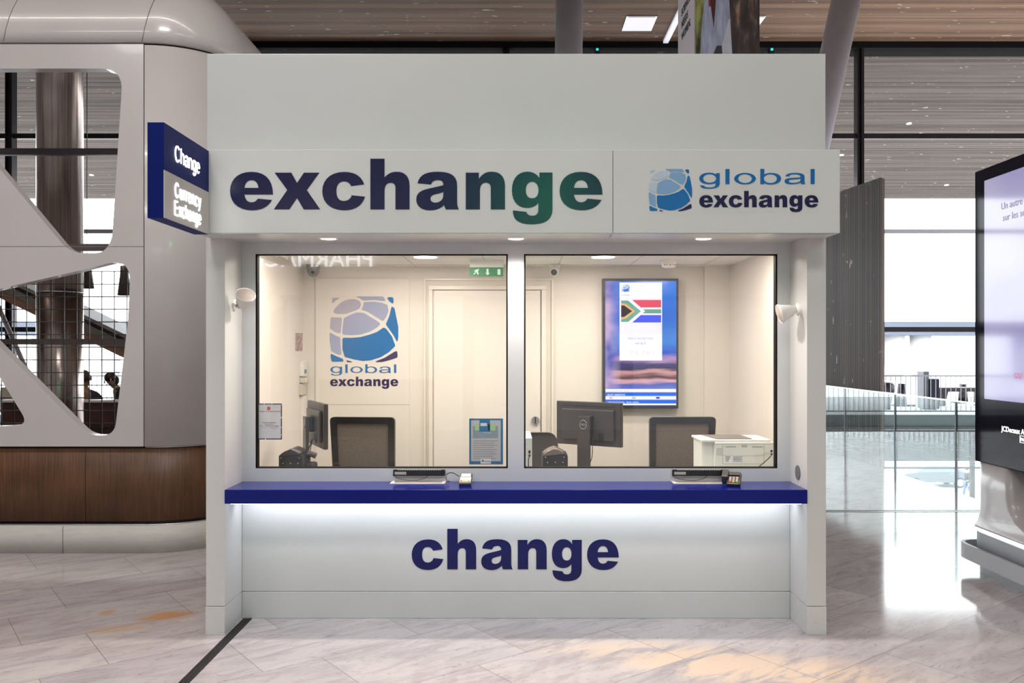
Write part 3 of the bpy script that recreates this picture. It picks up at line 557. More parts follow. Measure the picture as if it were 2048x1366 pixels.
def human(name, base, heading, skin, top, legs, hair, label, stand=False, lean=0.0, headturn=0, hairlong=.0, sleeve=True):
    """base: floor point under the pelvis; heading: degrees, 0 = facing +y"""
    t = thing(name, base, label, 'person'); B = Vector(base); rz = Matrix.Rotation(R(heading), 3, 'Z')
    def W(x, y, z): return B + rz @ Vector((x, y, z))
    hz = .92 if stand else .50
    def T(x, y, z):                                   # upper body, leaning forward about the hips
        q = Matrix.Rotation(-lean, 3, 'X') @ Vector((x, y, z)); return W(q.x, q.y, q.z + hz)
    pts = [T(0, 0, 0), T(0, .0, .16), T(0, -.01, .34), T(0, 0, .47), T(0, .01, .55), T(0, .025, .62), T(0, .03, .70), T(0, .02, .77)]
    rad = [(.16, .12), (.14, .105), (.165, .115), (.13, .09), .052, .062, .088, .062]; E = [(i, i + 1) for i in range(7)]
    def ad(p, r, fr): pts.append(p); rad.append(r); E.append((fr, len(pts) - 1)); return len(pts) - 1
    hands = []
    for s in (-1, 1):
        sh = ad(T(.19 * s, 0, .43), .062, 3)
        if stand: el = ad(T(.25 * s, -.02, .16), .044, sh); wr = ad(T(.26 * s, .06, -.08), .028, el); fw = Vector((0, .15, -1))
        else: el = ad(T(.27 * s, .08, .18), .044, sh); wr = ad(T(.16 * s, .30, .16), .028, el); fw = Vector((-.25 * s, 1, -.15))
        pm = ad(pts[wr] + rz @ (fw.normalized() * .055), (.036, .018), wr)
        for k in range(4):
            side = Vector((1, 0, 0)) if not stand else Vector((0, 1, 0))
            a = pts[pm] + rz @ (side * (k - 1.5) * .019 + fw.normalized() * .03)
            f1 = ad(a, .0095, pm); f2 = ad(a + rz @ (fw.normalized() * (.035, .042, .04, .03)[k] + Vector((0, 0, -.01))), .008, f1)
            ad(pts[f2] + rz @ (fw.normalized() * .022 + Vector((0, 0, -.018))), .007, f2)
        th = ad(pts[wr] + rz @ (fw.normalized() * .03 + Vector((-.035 * s, .0, .0))), .012, wr); ad(pts[th] + rz @ (fw.normalized() * .04), .009, th)
    for s in (-1, 1):
        hp = ad(T(.09 * s, .02, -.02) if not stand else W(.09 * s, 0, hz - .06), .085, 0)
        if stand: kn = ad(W(.10 * s, .04 + .08 * s, hz - .46), .058, hp); an = ad(W(.10 * s, -.02 + .2 * s, .09), .038, kn)
        else: kn = ad(W(.13 * s, .46, .50), .06, hp); an = ad(W(.13 * s, .44, .09), .038, kn)
        ad(pts[an] + rz @ Vector((0, .14, -.05)), (.036, .025), an)
    body = skin_mesh('body', pts, E, rad, skin, t)
    # face: nose, eyes, ears and mouth on the head
    hd = Matrix.Rotation(R(headturn), 3, 'Z')
    def Hd(x, y, z): q = hd @ Vector((x, y, z)); return T(q.x, .03 + q.y, .70 + q.z)
    MB().ell(Hd(0, .098, -.005), (.013, .02, .022)).build('nose', skin, t)
    for s in (-1, 1):
        MB().ell(Hd(.031 * s, .082, .02), (.011, .008, .008)).build('eye', BLACK, t); MB().ell(Hd(.086 * s, 0, .0), (.012, .02, .03)).build('ear', skin, t)
    MB().ell(Hd(0, .086, -.045), (.024, .008, .006)).build('mouth', mat('lips', (.25, .08, .06, 1), .5), t)
    hb = MB().ell(Hd(0, -.014, .03), (.096, .096, .09))
    if hairlong: hb.ell(Hd(0, -.045, -.04), (.085, .06, hairlong))
    hb.build('hair', hair, t)
    # clothing follows the body with slightly larger radii
    def inflate(k): return tuple(a + .022 for a in rad[k]) if isinstance(rad[k], tuple) else rad[k] + .020
    arms = [8, 9] if not sleeve else [8, 9, 10]
    idx = [0, 1, 2, 3, 4]; cp = [pts[i] for i in idx]; cr = [inflate(i) for i in idx]; ce = [(0, 1), (1, 2), (2, 3), (3, 4)]
    off = 8
    for s in (0, 1):
        base_i = 8 + s * ((len([0]) * 0) + 18)
        a, b_, c_ = base_i, base_i + 1, base_i + 2
        cp += [pts[a], pts[b_], pts[b_].lerp(pts[c_], .9)]; cr += [inflate(a), inflate(b_), .036]; n0 = len(cp) - 3; ce += [(3, n0), (n0, n0 + 1), (n0 + 1, n0 + 2)]
    skin_mesh('jacket', cp, ce, cr, top, t)
    l0 = 8 + 36; cp = [pts[0]]; cr = [inflate(0)]; ce = []
    for s in (0, 1):
        a = l0 + s * 4; cp += [pts[a], pts[a + 1], pts[a + 2]]; cr += [.098, .075, .055]; n0 = len(cp) - 3; ce += [(0, n0), (n0, n0 + 1), (n0 + 1, n0 + 2)]
    skin_mesh('trousers', cp, ce, cr, legs, t)
    for s in (0, 1):
        a = l0 + s * 4 + 2; q_ = pts[a]; f_ = pts[a + 1]; m_ = (q_ + f_) / 2
        MB().ell((m_.x, m_.y, B.z + .045), (.055, .14, .045), rot=rz).build('shoe', BLACK, t)
    return t
SKIN1 = mat('skin_brown', (.28, .13, .075, 1), .5, noise=.05); SKIN2 = mat('skin_tan', (.45, .24, .15, 1), .5, noise=.05)
NAVYC = mat('navy_cloth', (.025, .03, .055, 1), .8, noise=.2, nscale=20); BLKC = mat('black_cloth', (.012, .012, .015, 1), .8, noise=.2, nscale=20)
REDC = mat('dark_red_cloth', (.10, .03, .025, 1), .8, noise=.3, nscale=12); DENIM = mat('denim', (.06, .10, .2, 1), .8, noise=.2, nscale=20)
HAIRB = mat('dark_hair', (.012, .009, .008, 1), .5, noise=.3, nscale=30); HAIRS = mat('short_brown_hair', (.05, .028, .016, 1), .6, noise=.3, nscale=30)
# the walker outside (t was created above)
bpy.data.objects.remove(t)
human('person', (XX(1935, 50), 45, -7.1), 90, SKIN2, BLKC, DENIM, HAIRB, 'person in blue trousers and black jacket walking beside the silver car', stand=True)

# ================================================================== LOUNGE BEHIND THE WHITE SHELL
human('person', (XX(170, 13.75), 8.75, 0), 10, SKIN1, NAVYC, BLKC, HAIRS, 'person in navy shirt seen from behind, seated beside the bronze column', lean=-.05)
human('person', (XX(150, 14.9), 10.1, 0), -70, SKIN2, REDC, BLKC, HAIRB, 'person in dark red top seated behind the person in navy', lean=.05)
human('person', (XX(262, 14.1), 9.1, .06), 120, SKIN2, BLKC, BLKC, HAIRB, 'person with dark hair and black jacket seated at the right opening edge', lean=.42, hairlong=.09)
LEATH = mat('brown_leather', (.055, .018, .013, 1), .4, noise=.2, nscale=4)
def banquette(x0, x1, y0, y1, zt, lab):
    t = thing('banquette', ((x0 + x1) / 2, (y0 + y1) / 2, 0), lab, 'bench', 'lounge banquettes')
    MB().box(x0, x1, y0, y0 + .16, .46, zt - .04, .02).build('backrest', LEATH, t)
    MB().box(x0 - .01, x1 + .01, y0 - .02, y0 + .18, zt - .04, zt, .01).build('top_ledge', mat('ledge_white', (.75, .73, .72, 1), .3), t)
    MB().box(x0, x1, y0 + .16, y1, .36, .47, .03).build('seat', LEATH, t)
    for xx in (x0 + .1, x1 - .14):
        MB().box(xx, xx + .05, y0 + .1, y0 + .15, 0, .46).build('leg', DARKMET, t); MB().box(xx, xx + .05, y1 - .1, y1 - .05, 0, .36).build('leg', DARKMET, t)
banquette(-8.0, -5.6, 8.1, 8.95, .90, 'brown leather banquette with white ledge behind the bronze column')
banquette(-11.6, -8.55, 8.1, 8.95, .79, 'brown leather banquette with white ledge behind the low left opening')
t = thing('lounge_chair', (-8.65, 9.8, 0), 'cream shell chair with rounded back beyond the left banquette', 'chair')
MB().lathe([(.02, .45), (.2, .46), (.27, .6), (.29, .85), (.26, 1.02), (.24, 1.0), (.26, .85), (.24, .62), (.02, .5)], (-8.75, 9.8, 0)).build('seat_shell', mat('cream_shell', (.55, .52, .40, 1), .5), t)
MB().cyl((-8.75, 9.8, .02), (-8.75, 9.8, .46), .03).lathe([(.01, .0), (.25, 0), (.25, .02), (.01, .03)], (-8.75, 9.8, 0)).build('pedestal', DARKMET, t)
t = thing('bronze_column', (XX(120, 9.5), 4.5, 0), 'big round polished bronze column inside the white shell', 'column')
cx = XX(120, 9.5)
MB().cyl((cx, 4.5, 0), (cx, 4.5, ZZ(586, 9.5)), .238, n=64).build('lower_casing', COLMET, t)
MB().cyl((cx, 4.5, ZZ(586, 9.5)), (cx, 4.5, ZZ(584, 9.5)), .244, n=64).build('joint_ring', STEEL, t)
MB().cyl((cx, 4.5, ZZ(584, 9.5)), (cx, 4.5, ICEIL), .238, n=64).build('upper_casing', COLMET, t)
for px, pz, lab in ((174, 577, 'dark conical pendant lamp right beside the bronze column'), (249, 591, 'dark conical pendant lamp at the right edge of the opening')):
    d = 12; x = XX(px, d); z = ZZ(pz, d); t = thing('pendant_lamp', (x, 7, z), lab, 'lamp', 'pendant lamps in the lounge')
    MB().lathe([(.095, 0), (.06, .30), (.055, .42), (.01, .43), (.05, .40), (.055, .3), (.088, .004), (.095, 0)], (x, 7, z)).build('lamp_shade', mat('lamp_shade_brown', (.07, .05, .045, 1), .4), t)
    MB().cyl((x, 7, z + .42), (x, 7, ICEIL), .006, n=6).build('cord', BLACK, t)
    MB().ell((x, 7, z + .06), (.035, .035, .04)).build('bulb', emis('bulb_warm', (1, .8, .55, 1), 2), t)
# escalator beam crossing behind
def bar_box(mb, a, b_, y0, y1, zlo, zhi):
    (xa, za), (xb, zb) = a, b_
    mb.add([(xa, y0, za + zlo), (xb, y0, zb + zlo), (xb, y0, zb + zhi), (xa, y0, za + zhi), (xa, y1, za + zlo), (xb, y1, zb + zlo), (xb, y1, zb + zhi), (xa, y1, za + zhi)],
           [[0, 1, 2, 3], [7, 6, 5, 4], [0, 4, 5, 1], [1, 5, 6, 2], [2, 6, 7, 3], [3, 7, 4, 0]]); return mb
es = thing('escalator_truss', (-8, 10.5, 2.4), 'long sloping escalator truss with copper underside crossing behind the lounge', 'escalator')
A_ = (XX(-120, 15.5), ZZ(512, 15.5)); B_ = (XX(420, 15.5), ZZ(772, 15.5))
bar_box(MB(), A_, B_, 10.3, 11.2, -.20, -.04).build('copper_soffit', mat('copper_panel', (.24, .13, .085, 1), .4, noise=.1), es)
bar_box(MB(), A_, B_, 10.28, 11.2, -.04, .09).build('side_panel', mat('grey_cladding', (.16, .15, .14, 1), .4), es)
bar_box(MB(), A_, B_, 10.32, 11.2, .09, .17).build('dark_groove', BLACK, es)
bar_box(MB(), A_, B_, 10.28, 11.2, .17, .24).build('upper_rail', mat('grey_cladding_light', (.22, .21, .21, 1), .4), es)
es2 = thing('diagonal_strut', (-9, 11.3, 2), 'slim grey diagonal strut beyond the lower left opening', 'strut')
MB().tube([P3(-10, 598, 16.3), P3(54, 742, 16.3), P3(100, 850, 16.3)], .045, 10).build('tube', COLGREY, es2)

# ------------------------------------------------------------------ the white shell
ls = thing('lounge_shell', (-4, 2.0, 0), 'curved glossy white lounge enclosure with rounded triangular openings left of the kiosk', 'enclosure')
DS = 7.0; AX, AY, AR = -3.085, 2.62, .62
def footprint(inset, back=4.6, n=12):
    ov = max(0, inset - .55); r = max(AR - inset, .07) ; cx_ = AX - ov; cy_ = AY + ov
    out = [Vector((-9.5, 2.0 + inset, 0)), Vector((AX - ov, 2.0 + inset, 0))]
    r_ = cy_ - (2.0 + inset)
    for k in range(1, n + 1):
        a = math.pi / 2 * k / n; out.append(Vector((cx_ + r_ * math.sin(a), cy_ - r_ * math.cos(a), 0)))
    out.append(Vector((cx_ + r_, back, 0))); return out
def shell_band(name, z0, z1, inset, th, m, parent, x_from=None, skip=0):
    o_ = footprint(inset)[skip:]; i_ = footprint(inset + th)[skip:]
    r = [[p + Vector((0, 0, z)) for p in l] for l, z in ((o_, z0), (o_, z1), (i_, z1), (i_, z0))]; r.append(r[0])
    b = MB(); b.grid(r, False, True); 
    for k in (0, -1): b.add([r[j][k] for j in range(4)], [[0, 1, 2, 3]])
    return b.build(name, m, parent)
shell_band('plinth', 0, .228, -.01, .1, PLINTH, ls)
shell_band('recess', .228, .26, .05, .08, BLACK, ls)
shell_band('recess_trim', .228, .236, .012, .05, STEEL, ls)
shell_band('timber_band', .26, .868, .02, .08, OAK, ls)
shell_band('shadow_gap', .868, .885, .035, .08, BLACK, ls)
shell_band('chrome_trim', .874, .884, .012, .05, STEEL, ls, skip=1)
# panel joints on plinth and timber
for px in (127,): MB().box(XX(px, 7) - .0015, XX(px, 7) + .0015, 1.988, 2.0, 0, .226).build('joint', BLACK, ls)
for px in (171,): MB().box(XX(px, 7.02) - .0015, XX(px, 7.02) + .0015, 2.018, 2.03, .262, .866).build('joint', BLACK, ls)
HA = roundpoly([(-90, 137), (246, 137), (224, 480), (206, 506), (140, 506), (-90, 230)], [20, 42, 80, 30, 60, 30])
HB = roundpoly([(-90, 598), (160, 541), (262, 515), (256, 640), (229, 870), (178, 872), (-90, 604)], [10, 300, 62, 300, 34, 60, 10])
HC = roundpoly([(-90, 610), (58, 850), (-90, 856)], [20, 16, 20])
outer = [(-950, 88), (287, 88), (287, 893), (-950, 893)]
b = MB(); b.add(*to_wall([outer, HA, HB, HC], 7.0, 2.05, .10))
b.build('front_panel', KIOSKW, ls)
o_ = footprint(0)[1:]; i_ = footprint(.1)[1:]; zz = (.886, 4.222)
o_[0] = Vector((XX(289, 7), 2.0, 0)); i_[0] = Vector((XX(289, 7), 2.1, 0))
r = [[p + Vector((0, 0, z)) for p in l] for l, z in ((o_, zz[0]), (o_, zz[1]), (i_, zz[1]), (i_, zz[0]))]; r.append(r[0])
MB().grid(r, False, True).build('corner_panel', KIOSKW, ls)
b = MB(); b.box(-9, XX(287, 7), 1.9985, 2.0, ZZ(493.5, 7), ZZ(492.5, 7)); b.build('joint', mat('joint_grey', (.2, .18, .17, 1), .6), ls)
# roof curl
for nm, sl, xs in (('roof_cap', slice(None), 0),):
    rings = []
    K = 12
    for k in range(K + 1):
        a = math.pi / 2 * k / K; ins = -.015 + .80 * (1 - math.cos(a)); z = 4.245 + .80 * math.sin(a)
        rings.append([p + Vector((0, 0, z)) for p in footprint(ins)])
    rings = [[p + Vector((0, 0, 4.245)) for p in footprint(.06)]] + rings
    MB().grid(rings, False, True).build(nm, KIOSKW, ls)
for xj in (-4.25, -3.1):
    pts = []
    for k in range(13):
        a = math.pi / 2 * k / 12; pts.append((xj + .12 * math.sin(a), 2.0 - .0155 + .80 * (1 - math.cos(a)), 4.245 + .80 * math.sin(a)))
    MB().tube(pts, .003, 6).build('roof_joint', mat('joint_grey', (.2, .18, .17, 1), .6), ls)
shell_band('roof_gap', 4.222, 4.245, .03, .05, BLACK, ls)
RAILM = mat('brown_rail', (.07, .055, .055, 1), .4)
for py, h_, nm in ((683.5, .025, 'rail'), (304, .028, 'rail'), (495, .03, 'rail')):
    z = ZZ(py, 7.35); MB().box(-9, -3.2, 2.33, 2.38, z - h_, z + h_).build(nm, RAILM if py != 304 else DARKMET, ls)
b = MB(); dm = 7.25
for k in range(-8, 11):
    x = XX(3 + 25.1 * k, dm); b.cyl((x, 2.25, .89), (x, 2.25, 2.36), .0045, n=6)
for k in range(-1, 12):
    z = ZZ(568 + 25.3 * k, dm); b.cyl((-5.6, 2.258, z), (-3.2, 2.258, z), .0045, n=6)
b.build('wire_grid', BLACK, ls)

# ================================================================== THE KIOSK
kx = thing('exchange_kiosk', (0, 1, 0), 'white currency exchange kiosk with blue counter and two wide glazed windows', 'kiosk')
YF = .31
def scuffed():
    m, N, L, P = nt('scuffed_white'); tc = N.new('ShaderNodeTexCoord'); nz = N.new('ShaderNodeTexNoise'); nz.inputs['Scale'].default_value = 34; nz.inputs['Detail'].default_value = 8
    mp = N.new('ShaderNodeMapping'); mp.inputs['Scale'].default_value = (1, 1, 3); L.new(tc.outputs['Object'], mp.inputs[0]); L.new(mp.outputs[0], nz.inputs[0])
    sx = N.new('ShaderNodeSeparateXYZ'); L.new(tc.outputs['Object'], sx.inputs[0]); mr = N.new('ShaderNodeMapRange'); mr.inputs[1].default_value = .75; mr.inputs[2].default_value = .1; mr.inputs[3].default_value = 0; mr.inputs[4].default_value = .12
    L.new(sx.outputs[2], mr.inputs[0]); ad = N.new('ShaderNodeMath'); ad.operation = 'ADD'; L.new(nz.outputs[0], ad.inputs[0]); L.new(mr.outputs[0], ad.inputs[1])
    rp = N.new('ShaderNodeValToRGB'); e = rp.color_ramp.elements; e[0].position = .76; e[0].color = (.60, .60, .585, 1); e[1].position = .86; e[1].color = (.42, .37, .33, 1)
    L.new(ad.outputs[0], rp.inputs[0]); L.new(rp.outputs[0], P.inputs['Base Color']); P.inputs['Roughness'].default_value = .4; return m
SCUFF = scuffed()
for s, lab in ((-1, None), (1, None)):
    p_ = MB().box(s * 1.727, s * 1.84, 0, .36, .171, 2.366, .002).build('pilaster', SCUFF, kx)
    MB().box(s * 1.727, s * 1.842, -.004, .36, 0, .168, .003).build('kick_plate', SCUFF, p_)
    MB().box(s * 1.80, s * 1.84, .36, 2.2, 0, 2.42).build('side_wall', CREAM, kx)
UP = mat('upper_panel_white', (.50, .515, .51, 1), .3, noise=.02, nscale=1)
MB().box(-1.834, 1.838, 0, 2.2, 2.42, 3.45, .004).build('upper_box', UP, kx)
fa = MB().box(-1.815, XX(1225.5, 4.765), -.235, 0, 2.353, 2.825, .002).build('fascia_panel', WHITE, kx)
fb = MB().box(XX(1226.5, 4.765), 1.832, -.235, 0, 2.353, 2.825, .002).build('fascia_panel', WHITE, kx)
MB().box(-1.80, 1.80, -.20, .36, 2.366, 2.42).build('soffit', WHITE, kx)
MB().box(-1.80, 1.80, -.228, -.205, 2.350, 2.354).build('soffit_edge', STEEL, kx)
dH = 4.765
MB().add(*to_wall(word_contours('exchange', 460.3, 1204.9, 418.8, 1), dH, -.236, .003)).build('lettering', NAVY, fa, label='dark navy word on the fascia')
put_logo(fb, dH, -.236, 1297.5, 1384, 338, 422.5, .003)
MB().add(*to_wall(global_contours(1398.5, 1629, 338, 39.5), dH, -.236, .003)).build('lettering', LOGOTXT, fb, label='wide blue word on the fascia')
MB().add(*to_wall(word_contours('exchange', 1398.5, 1636.5, 414.5, .322), dH, -.236, .003)).build('lettering', NAVY, fb, label='small navy word under the blue word')
# window frame with two openings
fr_ = [[(-1.727, .80), (1.727, .80), (1.727, 2.366), (-1.727, 2.366)]]
wins = [(-1.642, -.0515), (.0505, 1.648)]; wz0, wz1 = .9445, 2.2955
for a_, b_ in wins: fr_.append([(a_, wz0), (b_, wz0), (b_, wz1), (a_, wz1)])
vs, fs = shape(fr_, .05); MB().add([Vector((v.x, YF + .025 - v.z, v.y)) for v in vs], fs).build('window_frame', GREYW, kx)
for a_, b_ in wins:
    b = MB(); g = .010
    b.box(a_, a_ + g, YF + .004, YF + .05, wz0, wz1).box(b_ - g, b_, YF + .004, YF + .05, wz0, wz1).box(a_, b_, YF + .004, YF + .05, wz1 - .006, wz1).box(a_, b_, YF + .004, YF + .05, wz0, wz0 + .006)
    b.build('gasket', GUM, kx)
    MB().box(a_ + .002, b_ - .002, YF + .02, YF + .03, wz0 + .002, wz1 - .002).build('glass_pane', PGLASS, kx)
fp_ = MB().box(-1.7255, 1.7255, YF, YF + .04, .171, .80, .001).build('front_panel', WHITE, kx)
MB().box(-1.7255, 1.7255, YF - .004, YF + .04, 0, .168, .003).build('skirting', WHITE, kx)
MB().add(*to_wall(word_contours('change', 823.5, 1237.5, 1138.5, .80), 5 + YF, YF - .0012, .002)).build('lettering', mat('navy_print', (.008, .010, .085, 1), .4, spec=.25), fp_, label='dark blue word printed on the front panel')
MB().box(-1.80, 1.80, .36, 2.2, 2.395, 2.42).build('kiosk_ceiling', CEILT, kx)
b = MB(); G = mat('ceiling_grid', (.5, .47, .43, 1), .5)
for x in (-1.45, -.85, -.25, .35, .95, 1.55): b.box(x - .004, x + .004, .36, 2.14, 2.3935, 2.395)
for y in (.8, 1.4, 1.98): b.box(-1.80, 1.80, y - .004, y + .004, 2.3935, 2.395)
b.build('ceiling_grid', G, kx)
MB().box(-1.80, 1.80, .36, 2.2, 0, .02).build('kiosk_floor', MGREY, kx)
bw = MB().box(-1.80, 1.80, 2.14, 2.2, 0, 2.395).build('back_wall', CREAM, kx)
D = 7.14
lp = MB().box(XX(632, D), XX(819, D), 2.128, 2.14, .2, ZZ(557, D), .002).build('wall_board', CREAM2, kx)
MB().box(XX(632, D), XX(819, D), 2.127, 2.129, ZZ(809.7, D), ZZ(808.7, D)).build('joint', mat('joint_beige', (.42, .38, .32, 1), .6), lp)
WL = {'a': mat('wall_logo_pale', srgb(176, 172, 190), .3), 'b': mat('wall_logo_light', srgb(160, 165, 195), .3), 'c': mat('wall_logo_blue', srgb(30, 110, 175), .2), 'd': mat('wall_logo_navy', srgb(60, 45, 90), .3)}
put_logo(lp, D, 2.127, 660, 797, 593, 724.5, .002, WL)
MB().add(*to_wall(global_contours(661.5, 793, 728.5, 22.5), D, 2.127, .002)).build('lettering', mat('wall_logo_text', srgb(40, 105, 165), .3), lp)
MB().add(*to_wall(word_contours('exchange', 661, 797, 772, .186), D, 2.127, .002)).build('lettering', mat('wall_navy_text', srgb(58, 40, 88), .3), lp)
# corner trunking and pillar casing
MB().box(XX(1400, D) + .03, 1.80, 2.10, 2.14, 0, 2.395).build('corner_casing', CREAM, kx)
# door with its frame
dr = MB().box(XX(868, D), XX(1081, D), 2.122, 2.14, .02, ZZ(581, D), .002).build('door', CREAM2, kx)
b = MB(); DFM = mat('door_frame', (.82, .76, .68, 1), .3)
for a_, b_ in ((858, 866), (1083, 1092)): b.box(XX(a_, D), XX(b_, D), 2.10, 2.14, .02, ZZ(580.1, D), .003)
b.box(XX(858, D), XX(1092, D), 2.10, 2.14, ZZ(580, D), ZZ(572, D), .003); b.box(XX(850, D), XX(1104, D), 2.12, 2.14, ZZ(561, D), ZZ(557, D), .002); b.box(XX(848, D), XX(852, D), 2.12, 2.14, .02, ZZ(557, D), .002); b.box(XX(1103, D), XX(1107, D), 2.12, 2.14, .02, ZZ(557, D), .002)
b.build('door_frame', DFM, kx)
lk = MB().cyl((XX(1070.5, D), 2.10, ZZ(840, D)), (XX(1070.5, D), 2.122, ZZ(840, D)), .032, n=28).build('lock', STEEL, dr)
MB().box(XX(1070.5, D) - .005, XX(1070.5, D) + .005, 2.096, 2.1, ZZ(846, D), ZZ(833, D)).build('keyhole', BLACK, lk)

# countertop
single('counter_top', MB().box(-1.7265, 1.7265, -.012, .3085, .780, .863, .004), BLUE, (0, .15, .78), 'long glossy blue countertop across the kiosk front', 'counter')
single('led_strip', MB().box(-1.70, 1.70, .02, .05, .772, .7795), emis('led_white', (.9, .95, 1, 1), 4), (0, .035, .776), 'thin white light strip under the blue countertop edge', 'light')
for i, (px, lab) in enumerate(((657, 'small round downlight in the canopy over the left window'), (1032, 'small round downlight in the canopy over the centre mullion'), (1407, 'small round downlight in the canopy over the right window'))):
    x = XX(px, 5.08); t = thing('downlight', (x, .08, 2.36), lab, 'light', 'downlights under the fascia')
    MB().lathe([(.048, 0), (.062, -.003), (.066, .004), (.045, .004)], (x, .08, 2.362)).build('trim_ring', WHITEPL, t)
    MB().cyl((x, .08, 2.3595), (x, .08, 2.3655), .046).build('lens', emis('downlight_lens', (1, .88, .78, 1), 5), t)
for px, lab in ((851, 'bright round ceiling lamp inside the kiosk behind the left window'), (1206, 'bright round ceiling lamp inside the kiosk above the screen')):
    x = XX(px, 6.36); t = thing('ceiling_lamp', (x, 1.36, 2.39), lab, 'light', 'round lamps in the kiosk ceiling')
    MB().lathe([(.085, -.001), (.105, -.006), (.112, .002)], (x, 1.36, 2.393)).build('trim_ring', WHITEPL, t)
    MB().cyl((x, 1.36, 2.386), (x, 1.36, 2.3945), .086).build('lens', emis('lamp_lens', (1, .93, .84, 1), 6), t)

# projecting sign
ps = thing('projecting_sign', (-1.78, -.54, 2.6), 'illuminated double sided blue and white sign box projecting from the kiosk corner', 'sign')
sy0, sy1 = -.845, -.24; sx0, sx1 = -1.818, -1.736; sz0, sz1 = ZZ(436, 4.155), ZZ(244.5, 4.155); szm = ZZ(339.5, 4.155)
MB().box(sx0, sx1, sy0, sy1, szm, sz1, .001).build('upper_box', SIGNBLUE, ps)
MB().box(sx0, sx1 - .003, sy0, sy1, sz0, szm, .001).build('lower_box', SIGNBLUE, ps)
MB().box(sx1 - .003, sx1 + .001, sy0 + .002, sy1, sz0 + .002, szm).build('white_face', mat('sign_face_white', (.52, .50, .48, 1), .35), ps)
Mr = Matrix(((0, 0, 1, sx1 + .002), (1, 0, 0, sy0), (0, 1, 0, 0), (0, 0, 0, 1)))
LIT = emis('lit_letters', (1, 1, 1, 1), 3.2)
def arc(cx_, cy_, rx, ry, a0, a1, n=12): return [(cx_ + rx * math.cos(R(a0 + (a1 - a0) * k / n)), cy_ + ry * math.sin(R(a0 + (a1 - a0) * k / n))) for k in range(n + 1)]
STROKE = {   # single-line letters: x-height 1, capitals 1.4
 'C': (1.12, [arc(.55, .7, .55, .7, 42, 318, 18)]), 'E': (.95, [[(.85, 1.4), (0, 1.4), (0, 0), (.87, 0)], [(0, .74), (.78, .74)]]),
 'h': (.72, [[(0, 0), (0, 1.4)], arc(.36, .62, .36, .38, 180, 0) + [(.72, 0)]]), 'n': (.72, [[(0, 0), (0, 1)], arc(.36, .62, .36, .38, 180, 0) + [(.72, 0)]]),
 'a': (.74, [arc(.36, .68, .32, .32, 160, 0) + [(.68, .12), (.76, 0)], [(.68, .58), (.40, .53)] + arc(.28, .27, .28, .26, 95, 270) + [(.5, .06), (.68, .25)]]),
 'g': (.74, [arc(.36, .5, .36, .5, 0, 360, 20), [(.74, 1), (.74, -.05)] + arc(.38, -.06, .36, .34, 0, -150)]),
 'e': (.74, [[(0, .53), (.74, .53)] + arc(.37, .5, .37, .5, 0, 318, 18)]), 'c': (.70, [arc(.36, .5, .36, .5, 42, 318, 16)]),
 'u': (.70, [[(0, 1), (0, .36)] + arc(.35, .36, .35, .36, 180, 360) + [(.70, 1)], [(.70, 1), (.70, 0)]]), 'r': (.42, [[(0, 0), (0, 1)], [(0, .55)] + arc(.36, .6, .34, .38, 160, 80, 5)]),
 'y': (.72, [[(0, 1), (.37, .02)], [(.74, 1), (.34, -.15)] + arc(.14, -.12, .2, .25, -10, -110, 5)]), 'x': (.68, [[(0, 1), (.68, 0)], [(.68, 1), (0, 0)]])}
for s_, z, cap, yy, kw in (('Change', 2.657, .078, .135, .325), ('Currency', 2.474, .070, .132, .345), ('Exchange', 2.381, .070, .128, .35)):
    tot = sum(STROKE[c][0] + .36 for c in s_) - .36; kx_ = kw / tot; kz_ = cap / 1.4; b = MB(); cur = 0
    for c in s_:
        for pl_ in STROKE[c][1]:
            b.tube([Vector((sx1 + .001, sy0 + yy + (cur + a) * kx_, z + q_ * kz_)) for a, q_ in pl_], 0.0046 if s_ == 'Change' else .0056, 6)
        cur += STROKE[c][0] + .36
    b.build('lettering', LIT, ps)

# two adjustable lamps on the pilasters
def wall_lamp(base, n_, piv, centre, axis, lab):
    t = thing('adjustable_lamp', base, lab, 'lamp', 'adjustable lamps on the pilasters'); n_ = Vector(n_); ax = Vector(axis).normalized(); c = Vector(centre)
    MB().lathe([(.001, .012), (.025, .012), (.036, .006), (.038, 0)], base, n_).build('base', WHITEPL, t)
    MB().tube([Vector(base) + n_ * .01, Vector(base) + n_ * .03, Vector(piv)], .008).build('arm', STEEL, t)
    MB().tube([Vector(base) + n_ * .012 + Vector((0, 0, -.01)), Vector(base) + n_ * .035 + Vector((0, -.01, -.02)), Vector(piv) + Vector((0, -.005, -.005))], .0025).build('cable', MGREY, t)
    MB().lathe([(.001, -.105), (.022, -.10), (.028, -.08), (.036, -.07), (.052, -.02), (.0605, .0), (.059, .006), (.055, .002)], c, ax).build('bulb', WHITEPL, t)
    MB().lathe([(.057, .001), (.04, .008), (.001, .012)], c, ax).build('lens', mat('frosted_lens', (.50, .43, .38, 1), .35), t)
wall_lamp((-1.727, .16, 1.965), (1, 0, 0), P3(474, 603, 5.12), P3(491, 590, 5.02), (.35, -.62, .72), 'white adjustable spot lamp on the left pilaster, tilted up')
wall_lamp((1.727, .16, 1.94), (-1, 0, 0), P3(1586, 620, 5.14), P3(1560, 628, 5.10), (-.95, .05, -.30), 'white adjustable spot lamp on the right pilaster, tilted down')
single('round_socket', MB().cyl((1.7235, .16, ZZ(945, 5.16)), (1.727, .16, ZZ(945, 5.16)), .045), mat('socket_grey', (.13, .13, .14, 1), .4), (1.725, .16, .94), 'round dark grey socket plate low on the right pilaster', 'socket')

